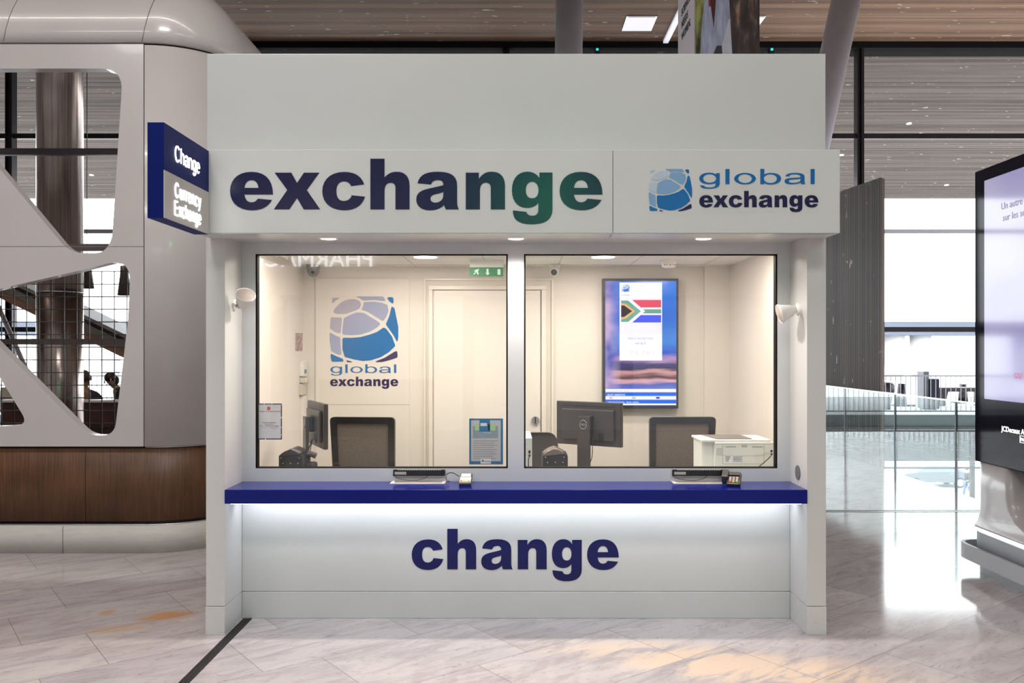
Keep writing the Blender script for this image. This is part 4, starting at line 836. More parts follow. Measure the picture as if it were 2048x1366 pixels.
# ------------------------------------------------------------------ counter equipment
def grille(px0, px1, lab):
    x0, x1 = XX(px0, 5.29), XX(px1, 5.29); z0, z1 = ZZ(951.5, 5.29), ZZ(939.5, 5.29)
    t = thing('speech_grille', ((x0 + x1) / 2, .3, z0), lab, 'intercom', 'speech grilles above the counter')
    MB().box(x0, x1, .285, .309, z0, z1, .002).build('body', BLACK, t)
    MB().box(x0 + .01, x0 + .083, .2835, .286, z0 + .008, z1 - .012).build('label_plate', mat('plate_beige', (.45, .42, .36, 1), .5), t)
    b = MB()
    for k in range(20): b.box(x0 + .09 + .0105 * k, x0 + .094 + .0105 * k, .280, .2855, z0 + .007, z1 - .004)
    b.build('fins', DGREY, t)
    b = MB()
    for k in range(24): b.box(x0 + .03 + .0115 * k, x0 + .035 + .0115 * k, .282, .29, z1 - .002, z1 + .002)
    b.build('top_teeth', WHITEPL, t)
    return x0, x1, z0
def cable(name, pts, r, m, lab, loc): return single(name, MB().tube(roundcurve(pts), r), m, loc, lab, 'cable')
def roundcurve(pts, n=8):
    pts = [Vector(p) for p in pts]; out = []
    for i in range(len(pts) - 1):
        p0 = pts[max(i - 1, 0)]; p1 = pts[i]; p2 = pts[i + 1]; p3 = pts[min(i + 2, len(pts) - 1)]
        for k in range(n):
            u = k / n; out.append(.5 * ((2 * p1) + (-p0 + p2) * u + (2 * p0 - 5 * p1 + 4 * p2 - p3) * u * u + (-p0 + 3 * p1 - 3 * p2 + p3) * u ** 3))
    return out + [pts[-1]]
for i, (a_, b_, side) in enumerate(((786.5, 890, 'left'), (1345, 1449, 'right'))):
    x0, x1, z0 = grille(a_, b_, 'black finned speech grille over the %s money tray' % side)
    d = 5.285
    cable('grille_cable', [P3(a_ + 1, 946, d), P3(a_ + 1, 952, d - .01), P3(a_ + 18, 959, d - .02), P3(a_ + 45, 960.5, d - .02), P3(a_ + 62, 957, d - .01), P3(a_ + 70, 951, d)], .0018, BLACK, 'thin black cable looping under the %s speech grille' % side, (x0, .29, z0))
    t = thing('money_tray', ((x0 + x1) / 2, .26, .863), 'shallow white rimmed money tray in the %s part of the countertop' % side, 'tray', 'money trays')
    ty0, ty1 = .205, .307; tx0, tx1 = x0 - .008, x1 + .006; z = .8632
    b = MB(); b.box(tx0, tx1, ty0, ty0 + .016, z - .002, z + .0035); b.box(tx0, tx0 + .022, ty0 + .016, ty1, z - .002, z + .0035); b.box(tx1 - .022, tx1, ty0 + .016, ty1, z - .002, z + .0035)
    b.build('rim', mat('tray_rim', (.72, .68, .66, 1), .35), t)
    MB().box(tx0 + .022, tx1 - .022, ty0 + .016, ty1, z - .002, z + .001).build('well', mat('tray_well', (.40, .33, .29, 1), .35), t)
# card terminals
t = thing('card_terminal', (XX(931, 5.2), .17, .863), 'grey card terminal with pink and white keys right of the left money tray', 'card terminal', 'card terminals')
xc = XX(931, 5.17); rt = Matrix.Rotation(R(14), 4, 'X'); at = Vector((xc, .19, .889))
MB().box(-.038, .038, -.075, .085, -.016, .012, .008, rot=rt, at=at).build('body', DGREY, t)
MB().box(-.034, .034, -.062, .02, .012, .0135, .0, rot=rt, at=at).build('keypad', mat('keypad_pale', (.62, .52, .56, 1), .5), t)
MB().box(-.030, .030, .028, .072, .012, .0135, rot=rt, at=at).build('screen', mat('pale_screen', (.70, .66, .66, 1), .3), t)
for r_ in range(4):
    for c_ in range(4):
        colr = (.75, .72, .74, 1) if r_ else ((.7, .15, .12, 1), (.75, .55, .1, 1), (.7, .7, .2, 1), (.2, .5, .25, 1))[c_]
        MB().box(-.031 + .016 * c_, -.018 + .016 * c_, -.058 + .019 * r_, -.045 + .019 * r_, .0135, .017, .001, rot=rt, at=at).build('key', mat('key_%d' % (c_ if not r_ else 9), colr, .5), t)
cable('terminal_cable', [P3(918, 953, 5.2), P3(905, 945.5, 5.24), P3(893, 949, 5.26), P3(893, 960, 5.22), P3(899, 963, 5.2)], .0028, BLACK, 'black cable arching from the grey card terminal to the countertop', (XX(905, 5.2), .2, .88))
t = thing('card_terminal', (XX(1465, 5.2), .17, .863), 'black card terminal in a cradle right of the right money tray', 'card terminal', 'card terminals')
xc = XX(1469, 5.17); rt = Matrix.Rotation(R(-18), 4, 'Z') @ Matrix.Rotation(R(16), 4, 'X'); at = Vector((xc, .18, .893))
MB().box(-.042, .042, -.085, .085, -.02, .012, .01, rot=rt, at=at).build('body', BLACK, t)
MB().box(-.034, .034, .03, .075, .012, .02, .003, rot=rt, at=at).build('screen', DGREY, t)
for r_ in range(4):
    for c_ in range(3):
        MB().box(-.028 + .02 * c_, -.014 + .02 * c_, -.066 + .021 * r_, -.053 + .021 * r_, .012, .016, .001, rot=rt, at=at).build('key', mat('key_dim_%d' % (c_ if not r_ else 9), (.55, .4, .35, 1) if r_ else ((.6, .1, .08, 1), (.6, .5, .08, 1), (.15, .4, .12, 1))[c_], .5), t)
MB().box(-.075, -.035, -.02, .09, -.022, .03, .01, rot=rt, at=at).build('cradle', DGREY, t)

# notices on the glass
t = thing('glass_notice', (XX(537, 5.34), .345, 1.15), 'white notice with broken navy border on the left window edge', 'notice')
dn = 5.345; yb = .345
def nb(x0, x1, y0, y1, off, name, m, par, d=dn, y=yb):
    return MB().box(XX(x0, d), XX(x1, d), y - off, y - off + .0006, ZZ(y1, d), ZZ(y0, d)).build(name, m, par)
MB().box(XX(514, dn), XX(564, dn), yb, yb + .001, ZZ(879, dn), ZZ(807, dn)).build('sheet', PAPER, t)
INKN = mat('navy_ink', (.03, .025, .13, 1), .5); INKG = mat('grey_ink', (.3, .28, .32, 1), .5); INKR = mat('red_ink', (.65, .08, .07, 1), .5)
for a_, b_, c_, e_ in ((514, 528, 807, 808.8), (529.5, 543, 807, 808.8), (544.5, 564, 807, 808.8), (562, 564, 810, 834), (562, 564, 836.5, 854), (562, 564, 855.5, 869), (562, 564, 870.5, 879), (514, 516, 809, 845), (514, 516, 849, 858), (514, 516, 861, 868), (514, 516, 871, 879), (518, 530, 877, 879), (532, 564, 877, 879)):
    nb(a_, b_, c_, e_, .001, 'border', INKN, t)
nb(534.5, 540.5, 813.5, 820, .001, 'red_mark', INKR, t)
def ntext(s, px, py, w_, d, y, m, par, size=.012, align='CENTER'):
    tt = text(s, size, .0006, align=align); xs = [v.x for v in tt[0]]; k = (w_ * d / F) / (max(xs) - min(xs)); x0 = min(xs) if align != 'CENTER' else 0
    tt = ([Vector(((v.x - x0) * k, v.y, v.z)) for v in tt[0]], tt[1])
    return MB().flat(tt, Matrix.Translation((XX(px, d), 0, ZZ(py, d))) @ front(y)).build('lettering', m, par)
ntext('Change - Foreign Exchange', 539, 823.5, 44, dn, yb - .001, INKR, t, .010)
ntext('Horaires d\'ouverture', 538, 846, 27, dn, yb - .001, INKN, t, .009)
ntext('Opening hours', 538, 849, 16, dn, yb - .001, INKR, t, .007)
ntext('7j/7 - 7 days a week', 538, 852.5, 39, dn, yb - .001, INKN, t, .008); ntext('non stop', 538, 856, 34, dn, yb - .001, INKG, t, .006)
t = thing('glass_notice', (XX(972, 5.34), .345, 1.0), 'white notice with bright blue border by the centre mullion', 'notice')
TEAL = mat('blue_border', (.005, .20, .42, 1), .45); MB().box(XX(938.5, dn), XX(1006, dn), yb, yb + .001, ZZ(929, dn), ZZ(837, dn)).build('sheet', TEAL, t)
nb(942, 1001.5, 840.5, 922.5, .001, 'page', mat('page_grey', (.62, .62, .62, 1), .5), t)
nb(946, 996, 852, 876, .0016, 'picture', mat('page_picture', (.30, .40, .46, 1), .5), t)
nb(959, 980, 839, 863, .0022, 'blue_patch', TEAL, t); nb(961, 974, 846, 852, .003, 'white_patch', PAPER, t)
GRN = mat('pale_green', (.45, .72, .35, 1), .5); nb(976, 991, 848, 861, .0022, 'green_patch', GRN, t); nb(950, 958, 848, 861, .0022, 'green_patch', GRN, t)
ntext('Voyages', 966, 866.5, 17, dn, yb - .003, PAPER, t, .012, 'LEFT'); 
for k in range(9): nb(947, 996 - (k * 7 % 13), 881 + 4.4 * k, 882 + 4.4 * k, .0016, 'text_line', INKG, t)
nb(961, 982, 917, 927.5, .0022, 'white_label', PAPER, t); nb(964, 967, 920, 923, .0028, 'emblem', INKN, t); ntext('exchange', 968, 923.5, 13, dn, yb - .0026, INKN, t, .010, 'LEFT')

# ------------------------------------------------------------------ inside the kiosk
single('desk', MB().box(-1.79, 1.79, .38, 1.15, .715, .745, .003).box(-1.79, -1.75, .4, 1.12, .02, .715).box(1.75, 1.79, .4, 1.12, .02, .715).box(-.03, .03, .4, 1.12, .02, .715), mat('desk_grey', (.55, .52, .48, 1), .5), (0, .8, .02), 'long pale desk inside the kiosk behind the windows', 'desk')
def monitor(loc, rz, lab, h_=.31, w_=.515, hole=True):
    t = thing('monitor', loc, lab, 'monitor', local=True, rz=rz)        # local: back faces -y
    zc = loc[2]; H = 1.167 - zc
    pn = MB(); pn.box(-w_ / 2, w_ / 2, -.012, .018, H - h_ / 2, H + h_ / 2, .006); pn.box(-w_ / 2 + .05, w_ / 2 - .05, -.032, -.01, H - h_ / 2 + .04, H + h_ / 2 - .05, .012)
    pn.build('panel', DGREY, t)
    MB().box(-w_ / 2 + .008, w_ / 2 - .008, .018, .0195, H - h_ / 2 + .012, H + h_ / 2 - .008).build('screen', mat('dark_screen', (.02, .02, .025, 1), .15), t)
    MB().box(-.17, .17, -.0335, -.031, H + h_ / 2 - .034, H + h_ / 2 - .031).box(-w_ / 2 + .04, w_ / 2 - .04, -.0135, -.0115, H + h_ / 2 - .032, H + h_ / 2 - .029).build('vent_slot', BLACK, t)
    MB().box(-.05, .05, -.06, -.03, H - .05, H + .06, .01).build('mount', BLACK, t)
    MB().box(.09, .13, -.034, -.03, H - .12, H - .06).build('ports', BLACK, t)
    # stand with a round cable hole
    prof = [[(-.047, .01), (.047, .01), (.047, H + .055), (-.047, H + .055)]]
    if hole: prof.append(ellc(0, .085, .028, .036, 20))
    vs, fs = shape(prof, .022)
    st = MB().add([Vector((v.x, -.078 - v.z, v.y)) for v in vs], fs).build('stand', mat('stand_grey', (.055, .048, .043, 1), .35), t)
    ring = [(.026 * math.cos(a), .031 * math.sin(a)) for a in [2 * math.pi * k / 24 for k in range(25)]]
    MB().tube([Vector((a, -.091, H + .0 + b_)) for a, b_ in ring], .0016, 6).build('badge_ring', STEEL, st)
    tt = text('DELL', .018, .001, align='CENTER'); MB().flat(tt, Matrix.Translation((0, 0, H - .006)) @ front(-.0905)).build('badge_lettering', STEEL, st)
    MB().box(-.12, .12, -.16, .05, 0, .014, .005).build('foot', DGREY, t)
    MB().tube(roundcurve([(.03, -.04, H - .1), (.02, -.07, H - .2), (.0, -.09, .1), (-.02, -.1, .05), (-.1, -.13, .02)]), .004).build('cable', BLACK, t)
    MB().tube(roundcurve([(.045, -.04, H - .1), (.06, -.07, H - .22), (.02, -.07, .1), (.0, -.05, .03)]), .003).build('cable', BLACK, t)
    return t
def rotz_from(px0, px1): return 0
monitor((XX(1178, 5.98), .98, .745), R(-32), 'black monitor seen from behind on the desk behind the right window')
monitor((XX(634, 5.95), .95, .745), R(-64), 'black monitor turned sideways behind the left window')
MESHM = mat('mesh_fabric', (.13, .105, .09, 1), .75, noise=.25, nscale=160)
def chair(loc, rz, lab, top, w_=.50, skew=0):
    t = thing('office_chair', loc, lab, 'chair', 'mesh back office chairs', local=True, rz=rz)
    z0, z1 = .56, top; wt, wb = w_ / 2, w_ / 2 - .015
    o_ = roundpoly([(-wb, z0), (wb, z0), (wt, z1), (-wt, z1)], .035); i_ = roundpoly([(-wb + .045, z0 + .05), (wb - .045, z0 + .05), (wt - .05, z1 - .05), (-wt + .05, z1 - .05)], .015)
    vs, fs = shape([o_, i_], .035); MB().add([Vector((v.x, v.z - .1 * (v.y - .56) , v.y)) for v in vs], fs).build('back_frame', BLACK, t)
    vs, fs = shape([i_], .008); MB().add([Vector((v.x, v.z - .1 * (v.y - .56), v.y)) for v in vs], fs).build('back_mesh', MESHM, t)
    MB().box(-.24, .24, .02, .48, .42, .50, .03).build('seat', BLKC, t)
    MB().tube([(0, 0, .60), (0, -.05, .5), (0, .1, .40), (0, .22, .41)], .02).build('spine', BLACK, t)
    MB().cyl((0, .24, .10), (0, .24, .42), .03).build('gas_lift', DARKMET, t)
    for k in range(5):
        a = 2 * math.pi * k / 5 + .3; ca, sa = math.cos(a), math.sin(a)
        MB().tube([(0, .24, .12), (.27 * ca, .24 + .27 * sa, .075)], .018).build('base_arm', BLACK, t)
        MB().cyl((.27 * ca - .02 * sa, .24 + .27 * sa + .02 * ca, .05), (.27 * ca + .02 * sa, .24 + .27 * sa - .02 * ca, .05), .028).build('caster', BLACK, t)
    for s in (-1, 1):
        MB().tube([(s * .22, .2, .44), (s * .29, .2, .46), (s * .30, .2, .66)], .014).build('arm_post', BLACK, t); MB().box(s * .30 - .04, s * .30 + .04, .08, .34, .66, .69, .012).build('armrest', BLACK, t)
    return t
chair((XX(1363, 6.42), 1.46, .02), R(3), 'black office chair with taupe mesh back behind the right window', 1.16, .51)
chair((XX(727, 6.40), 1.45, .02), R(-5), 'black office chair with dark mesh back behind the left window', 1.16, .50)
t = thing('task_chair', (XX(1074, 6.6), 1.62, .02), 'dark grey office chair with rounded solid back beside the centre mullion', 'chair')
xc = XX(1074, 6.6); vs, fs = shape([roundpoly([(xc - .2, .5), (xc + .22, .5), (xc + .15, ZZ(864, 6.6)), (xc - .15, ZZ(864, 6.6))], .09)], .05)
MB().add([Vector((v.x, 1.62 - v.z - .06 * math.cos((v.x - xc) * 6), v.y)) for v in vs], fs).build('backrest', mat('charcoal_fabric', (.06, .052, .05, 1), .8), t)
MB().box(xc - .23, xc + .23, 1.62, 1.66 + .4, .44, .52, .03).build('seat', BLKC, t); MB().cyl((xc, 1.85, .05), (xc, 1.85, .45), .03).build('gas_lift', DARKMET, t)
for k in range(5):
    a = 2 * math.pi * k / 5; MB().tube([(xc, 1.85, .12), (xc + .26 * math.cos(a), 1.85 + .22 * math.sin(a), .045)], .018).build('base_arm', BLACK, t)
# printers
t = thing('laser_printer', (XX(1490, 5.75), .72, .745), 'white laser printer with grey top tray by the right window edge', 'printer')
d0 = 5.62; x0, x1 = XX(1430, d0), XX(1549, d0); y0 = d0 - 5; zt = ZZ(884, d0)
MB().box(x0, x1, y0, y0 + .34, .745, zt, .008).build('body', PRINTER, t)
b = MB(); xl = XX(1399.5, 5.72); b.box(xl, x0 + .01, y0 + .05, y0 + .32, .745, ZZ(877, 5.72), .02); b.build('front_cover', PRINTER, t)
MB().box(x0 - .09, x1 - .02, y0 + .01, y0 + .33, zt - .002, zt + .014, .006).build('top_cover', PRINTER, t)
vs, fs = shape([[(x0 + .02, y0 + .04), (x1 - .14, y0 + .04), (x1 - .15, y0 + .30), (x0 - .02, y0 + .30)]], .006); MB().add([Vector((v.x, v.y, zt + .016 + v.z)) for v in vs], fs).build('output_tray', mat('tray_grey', (.18, .16, .15, 1), .5), t)
def pbx(a, b_, c, e, off, nm, m): MB().box(XX(a, d0), XX(b_, d0), y0 - off, y0 - off + .002, ZZ(e, d0), ZZ(c, d0)).build(nm, m, t)
LG = mat('printer_line', (.45, .48, .44, 1), .5)
pbx(1445, 1446, 889, 928, .0008, 'panel_line', LG); pbx(1527.5, 1528.5, 889, 928, .0008, 'panel_line', LG); pbx(1446, 1528, 927.5, 928.5, .0008, 'panel_line', LG); pbx(1446, 1528, 911, 911.7, .0008, 'panel_line', LG); pbx(1430, 1549, 888.3, 889, .0008, 'panel_line', LG)
pbx(1451, 1472, 893, 894.2, .001, 'slot', MGREY); pbx(1504, 1525, 893, 894.2, .001, 'slot', MGREY); pbx(1483, 1494, 889.5, 894.5, .001, 'latch', LG)
for k in range(6): pbx(1433 + 2 * k, 1434 + 2 * k, 896, 911, .001, 'vent', LG)
pbx(1450, 1463, 912, 925, .001, 'rating_label', PAPER); pbx(1465, 1487, 912, 925, .001, 'rating_label', PAPER)
for k in range(5): pbx(1451, 1461 - k, 913 + 2.3 * k, 914.1 + 2.3 * k, .0022, 'label_text', INKG); pbx(1466, 1485 - 2 * (k % 2), 913 + 2.3 * k, 914.1 + 2.3 * k, .0022, 'label_text', INKG)
pbx(1541, 1545, 900, 904, .003, 'socket', BLACK); pbx(1541, 1545, 906.5, 910, .003, 'socket', BLACK)
MB().tube(roundcurve([P3(1543, 908, d0 - .01), P3(1540, 914, d0 - .05), P3(1528, 925, d0 - .08), P3(1512, 938, d0 - .08)]), .003).build('cable', BLACK, t)
t = thing('small_printer', (XX(1050, 5.6), .66, .745), 'tall white box printer half hidden by the centre mullion', 'printer')
xa, xb = XX(1030, 5.6), XX(1064, 5.6); MB().box(xa, xb, .6, .80, .745, ZZ(877, 5.6), .006).build('body', PRINTER, t)
MB().add([(xa, .6, ZZ(877, 5.6)), (xb, .6, ZZ(877, 5.6)), (xb - .01, .78, ZZ(866, 5.6) - .005), (xa, .78, ZZ(866, 5.6) - .005), (xa, .79, ZZ(878, 5.6)), (xb, .79, ZZ(878, 5.6))], [[0, 1, 2, 3], [3, 2, 5, 4], [1, 5, 2], [0, 3, 4]]).build('lid', WHITEPL, t)
MB().box(XX(1057, 5.6), XX(1061, 5.6), .596, .6, ZZ(907, 5.6), ZZ(901, 5.6)).box(XX(1057, 5.6), XX(1061, 5.6), .596, .6, ZZ(913, 5.6), ZZ(909, 5.6)).build('socket', BLACK, t)
MB().tube(roundcurve([P3(1059, 911, 5.59), P3(1057, 920, 5.58), P3(1057, 935, 5.58)]), .003).build('cable', BLACK, t)
# bill counters
def counter_machine(px0, px1, top, d, lab, m):
    x0, x1 = XX(px0, d), XX(px1, d); y0 = d - 5; z1 = ZZ(top, d); zs = z1 - .035; t = thing('banknote_counter', ((x0 + x1) / 2, y0 + .1, .745), lab, 'machine', 'banknote counters')
    MB().box(x0, x1, y0, y0 + .22, .745, zs, .018).build('body', BLACK, t)
    pr = [(x0 + .004, zs - .012), (x0 + .03, z1 - .008), ((x0 + x1) / 2, z1), (x1 - .04, z1 - .008), (x1 - .004, zs - .012)]
    MB().grid([[Vector((a, yy, b_)) for a, b_ in bez([(M_,) + pr[0], (C_,) + pr[1] + pr[2] + pr[2], (C_,) + pr[2] + pr[3] + pr[4]])] for yy in (y0 - .004, y0 + .2)], True, True, True).build('hood', m, t)
    for fx, fz in ((.12, -.02), (.85, -.02), (.2, -.055), (.5, -.055), (.8, -.055)):
        x = x0 + (x1 - x0) * fx; MB().cyl((x, y0 - .003, zs + fz), (x, y0 + .001, zs + fz), .004, n=10).build('screw', STEEL, t)
counter_machine(1085, 1136, 898, 5.68, 'black banknote counter left of the right monitor stand', mat('hood_grey', (.15, .12, .10, 1), .35))
counter_machine(556, 606, 899, 5.5, 'black banknote counter behind the left window corner', DGREY)
t = thing('desk_telephone', (XX(622, 5.65), .62, .745), 'black desk telephone beside the left banknote counter', 'telephone')
MB().box(XX(611, 5.65), XX(633, 5.65), .54, .70, .745, ZZ(918, 5.8), .02).build('body', BLACK, t); MB().tube([P3(613, 913, 5.62), P3(622, 908, 5.62), P3(632, 912, 5.62)], .02).build('handset', DGREY, t)
cable('desk_cable', [P3(664, 936, 5.5), P3(668, 928, 5.5), P3(677, 927, 5.5), P3(684, 937, 5.5)], .003, BLACK, 'small loop of black cable on the desk under the left chair', (XX(670, 5.5), .5, .93))
single('computer_mouse', MB().ell((XX(818, 5.62), .62, .76), (.05, .07, .045)), DGREY, (XX(818, 5.62), .62, .75), 'dark rounded telephone receiver top behind the left speech grille', 'device')
# cameras, detector, exit sign
x = XX(626, 7.0); t = thing('dome_camera', (x, 2.0, 2.395), 'grey dome security camera in the ceiling corner', 'camera')
MB().lathe([(.055, 0), (.055, -.03), (.046, -.07), (.03, -.092), (.001, -.1)], (x, 2.0, ZZ(530, 7))).build('dome', mat('dome_grey', (.2, .18, .16, 1), .2), t)
MB().cyl((x, 2.0, ZZ(530, 7) - .002), (x, 2.0, 2.395), .058).build('base', mat('dome_base', (.3, .28, .25, 1), .4), t)
MB().cyl((x + .01, 1.945, ZZ(546, 7)), (x + .01, 1.955, ZZ(546, 7)), .014).build('lens', BLACK, t)
x = XX(1110, 6.95); t = thing('bullet_camera', (x, 1.95, 2.395), 'small white bullet camera on the kiosk ceiling right of the mullion', 'camera')
MB().cyl((x, 1.98, 2.37), (x, 1.98, 2.395), .045).build('base', WHITEPL, t); MB().cyl((x + .01, 1.99, 2.36), (x - .01, 1.90, 2.325), .034, .036).build('body', WHITEPL, t)
MB().cyl((x - .0103, 1.899, 2.3246), (x - .011, 1.896, 2.3235), .026).build('lens', mat('camera_lens', (.06, .06, .05, 1), .15), t)
x = XX(1338, 6.6); t = thing('smoke_detector', (x, 1.6, 2.395), 'cream smoke detector on the kiosk ceiling above the screen', 'detector')
MB().lathe([(.068, 0), (.068, -.018), (.058, -.022), (.055, -.05), (.04, -.062), (.001, -.062)], (x, 1.6, 2.395)).build('body', WHITEPL, t)
b = MB()
for k in range(-2, 3): b.box(x + .02 * k - .006, x + .02 * k + .006, 1.6 - .057 + abs(k) * .006, 1.6 - .045, 2.348, 2.353)
b.build('slots', BLACK, t)
t = thing('exit_sign', (XX(972, 6.6), 1.6, 2.3), 'green emergency exit sign with running figure and arrow', 'sign')
de = 6.6; ye = 1.6
pl = MB().box(XX(938.5, de), XX(1006, de), ye, ye + .012, ZZ(553, de), ZZ(534.5, de), .001).build('panel', emis('exit_green', srgb(50, 140, 85), .45), t)
EW = emis('exit_white', (.75, .9, .75, 1), .6)
MB().box(XX(940, de), XX(1007, de), ye - .002, ye + .04, ZZ(534.5, de), 2.395 - .0).build('housing', WHITEPL, t)
def ep(c): return MB().add(*to_wall([c], de, ye - .002, .002)).build('pictogram', EW, pl)
k4 = 4.017
def z4(pts): return [(780 + a / k4, 460 + b_ / k4) for a, b_ in pts]
ep(z4([(775, 312), (792, 312), (792, 345), (802, 345), (785, 364), (766, 345), (775, 345)])); ep(z4([(864, 315), (888, 315), (888, 360), (864, 360)]))
ep(z4([(700, 318), (714, 318), (706, 335), (714, 350), (706, 362), (698, 345), (692, 340), (680, 355), (668, 356), (684, 338), (690, 328), (678, 334), (674, 330), (690, 318)])); ep(z4([(704, 314), (712, 312), (715, 318), (708, 322)]))

# television
tv = thing('wall_screen', (XX(1281, 7.05), 2.1, 1.2), 'portrait exchange rate television on the kiosk back wall', 'television')
dt = 7.06; yt = dt - 5
MB().box(XX(1205, dt), XX(1357, dt), yt, 2.14, ZZ(817, dt), ZZ(557, dt), .004).build('bezel', mat('tv_bezel', (.04, .038, .038, 1), .3), tv)
def tvmat():
    m, N, L, P = nt('tv_picture'); tc = N.new('ShaderNodeTexCoord'); sx = N.new('ShaderNodeSeparateXYZ'); L.new(tc.outputs['Object'], sx.inputs[0])
    z1, z0 = ZZ(562, dt) - 1.2, ZZ(811, dt) - 1.2
    mp = N.new('ShaderNodeMapping'); mp.inputs['Scale'].default_value = (1.2, 1, 9); nz = N.new('ShaderNodeTexNoise'); nz.inputs['Scale'].default_value = 2.5; nz.inputs['Detail'].default_value = 4
    L.new(tc.outputs['Object'], mp.inputs[0]); L.new(mp.outputs[0], nz.inputs[0])
    mr = N.new('ShaderNodeMapRange'); mr.inputs[1].default_value = z0; mr.inputs[2].default_value = z1; L.new(sx.outputs[2], mr.inputs[0])
    a = N.new('ShaderNodeMath'); a.operation = 'MULTIPLY_ADD'; a.inputs[1].default_value = .09; L.new(nz.outputs[0], a.inputs[0]); L.new(mr.outputs[0], a.inputs[2])
    rp = N.new('ShaderNodeValToRGB'); e = rp.color_ramp.elements; rp.color_ramp.interpolation = 'EASE'
    e[0].position = .15; e[0].color = srgb(140, 150, 215); e[1].position = 1.0; e[1].color = srgb(10, 120, 235)
    for p_, c in ((.21, srgb(90, 110, 205)), (.245, srgb(235, 180, 190)), (.27, srgb(95, 60, 70)), (.31, srgb(225, 165, 165)), (.335, srgb(60, 55, 100)), (.38, srgb(70, 65, 120)), (.42, srgb(190, 150, 200)), (.46, srgb(40, 95, 215)), (.56, srgb(60, 140, 235)), (.75, srgb(10, 110, 225))):
        q_ = e.new(p_); q_.color = c
    L.new(a.outputs[0], rp.inputs[0])
    ml = N.new('ShaderNodeMapRange'); ml.inputs[1].default_value = -.16; ml.inputs[2].default_value = -.27; L.new(sx.outputs[0], ml.inputs[0])
    n2 = N.new('ShaderNodeTexNoise'); n2.inputs['Scale'].default_value = 5; L.new(tc.outputs['Object'], n2.inputs[0]); r2 = N.new('ShaderNodeValToRGB'); r2.color_ramp.elements[0].position = .35; r2.color_ramp.elements[1].position = .65
    r2.color_ramp.elements[0].color = srgb(60, 80, 190); r2.color_ramp.elements[1].color = srgb(215, 185, 225); L.new(n2.outputs[0], r2.inputs[0])
    mx = N.new('ShaderNodeMixRGB'); L.new(ml.outputs[0], mx.inputs[0]); L.new(rp.outputs[0], mx.inputs[1]); L.new(r2.outputs[0], mx.inputs[2])
    P.inputs['Base Color'].default_value = (.01, .01, .01, 1); L.new(mx.outputs[0], P.inputs['Emission Color']); P.inputs['Emission Strength'].default_value = .95; P.inputs['Roughness'].default_value = .15; return m
ts = MB().box(XX(1210.5, dt), XX(1352.5, dt), yt - .002, yt, ZZ(811, dt), ZZ(562, dt)).build('screen', tvmat(), tv)
def tvp(a, b_, c, e_, off, nm, colr, st=.95):
    return MB().box(XX(a, dt), XX(b_, dt), yt - .002 - off, yt - .0015 - off, ZZ(e_, dt), ZZ(c, dt)).build(nm, emis('tv_%02x%02x%02x' % colr, srgb(*colr), st), ts)
tvp(1239, 1324, 565, 721, .001, 'card', (243, 243, 255), .86); tvp(1239, 1324, 597, 668, .0016, 'card_band', (222, 222, 248), .86)
tvp(1242, 1322, 600, 615, .0024, 'flag', (205, 45, 80)); tvp(1242, 1322, 630, 645, .0024, 'flag', (50, 70, 225)); tvp(1242, 1322, 615, 618.5, .0024, 'flag', (240, 240, 250)); tvp(1242, 1322, 627, 630, .0024, 'flag', (240, 240, 250)); tvp(1262, 1322, 618.5, 627, .003, 'flag', (85, 145, 125))
def tvpoly(pts, off, colr): MB().add(*to_wall([pts], dt, yt - .002 - off, .0006)).build('flag', emis('tv_%02x%02x%02x' % colr, srgb(*colr), .95), ts)
tvpoly([(1242, 600), (1264, 600), (1290, 622.5), (1264, 645), (1242, 645)], .0034, (240, 240, 250)); tvpoly([(1242, 601), (1256, 601), (1282, 622.5), (1256, 644), (1242, 644)], .0040, (95, 150, 135))
tvpoly([(1242, 606), (1252, 608), (1270, 622.5), (1252, 637), (1242, 639)], .0046, (205, 160, 110)); tvpoly([(1242, 611), (1248, 611), (1264, 622.5), (1248, 634), (1242, 634)], .0052, (40, 30, 40))
def tvt(s, px, py, w_, size, colr, align='CENTER'): ntext(s, px, py, w_, dt, yt - .0045, emis('tvt_%02x%02x%02x' % colr, srgb(*colr), .9), ts, size, align)
tvt('NOUS ACHETONS', 1281, 679, 51, .026, (110, 125, 180)); tvt('WE BUY', 1281, 689, 23, .026, (110, 125, 180)); tvt('FOREIGN EXCHANGE', 1268, 585, 48, .02, (205, 205, 228), 'LEFT'); tvt('CHANGE DE MONNAIE', 1268, 591, 48, .02, (200, 200, 226), 'LEFT'); tvt('74.781', 1284, 710, 50, .05, (205, 208, 240));
tvp(1263.2, 1263.8, 571, 592, .002, 'divider', (200, 200, 225)); put_logo(ts, dt, yt - .0035, 1243, 1259, 569, 584, .0006, {'a': emis('tv_a', srgb(190, 205, 235), .9), 'b': emis('tv_b', srgb(130, 170, 225), .9), 'c': emis('tv_c', srgb(0, 95, 195), .9), 'd': emis('tv_d', srgb(24, 24, 78), .9)}); ntext('exchange', 1243, 591, 16, dt, yt - .0045, emis('tvt_181844', srgb(24, 24, 68), .9), ts, .012, 'LEFT')
tvp(1211, 1352, 778, 784, .002, 'bar', (235, 235, 255)); tvp(1211, 1352, 785.5, 792, .002, 'bar', (0, 100, 225)); tvp(1211, 1352, 792, 799, .002, 'bar', (220, 222, 250)); tvp(1211, 1352, 800, 807, .002, 'bar', (0, 95, 220)); tvp(1211, 1352, 807, 810, .002, 'bar', (235, 235, 255))
tvt('NOUS ACHETONS - WE BUY', 1215, 783, 45, .016, (150, 150, 190), 'LEFT'); tvt('BILLETS - BANKNOTES', 1215, 791, 35, .018, (245, 245, 255), 'LEFT'); tvt('CHEQUES DE VOYAGE - TRAVEL CHECKS', 1215, 806, 62, .018, (245, 245, 255), 'LEFT')
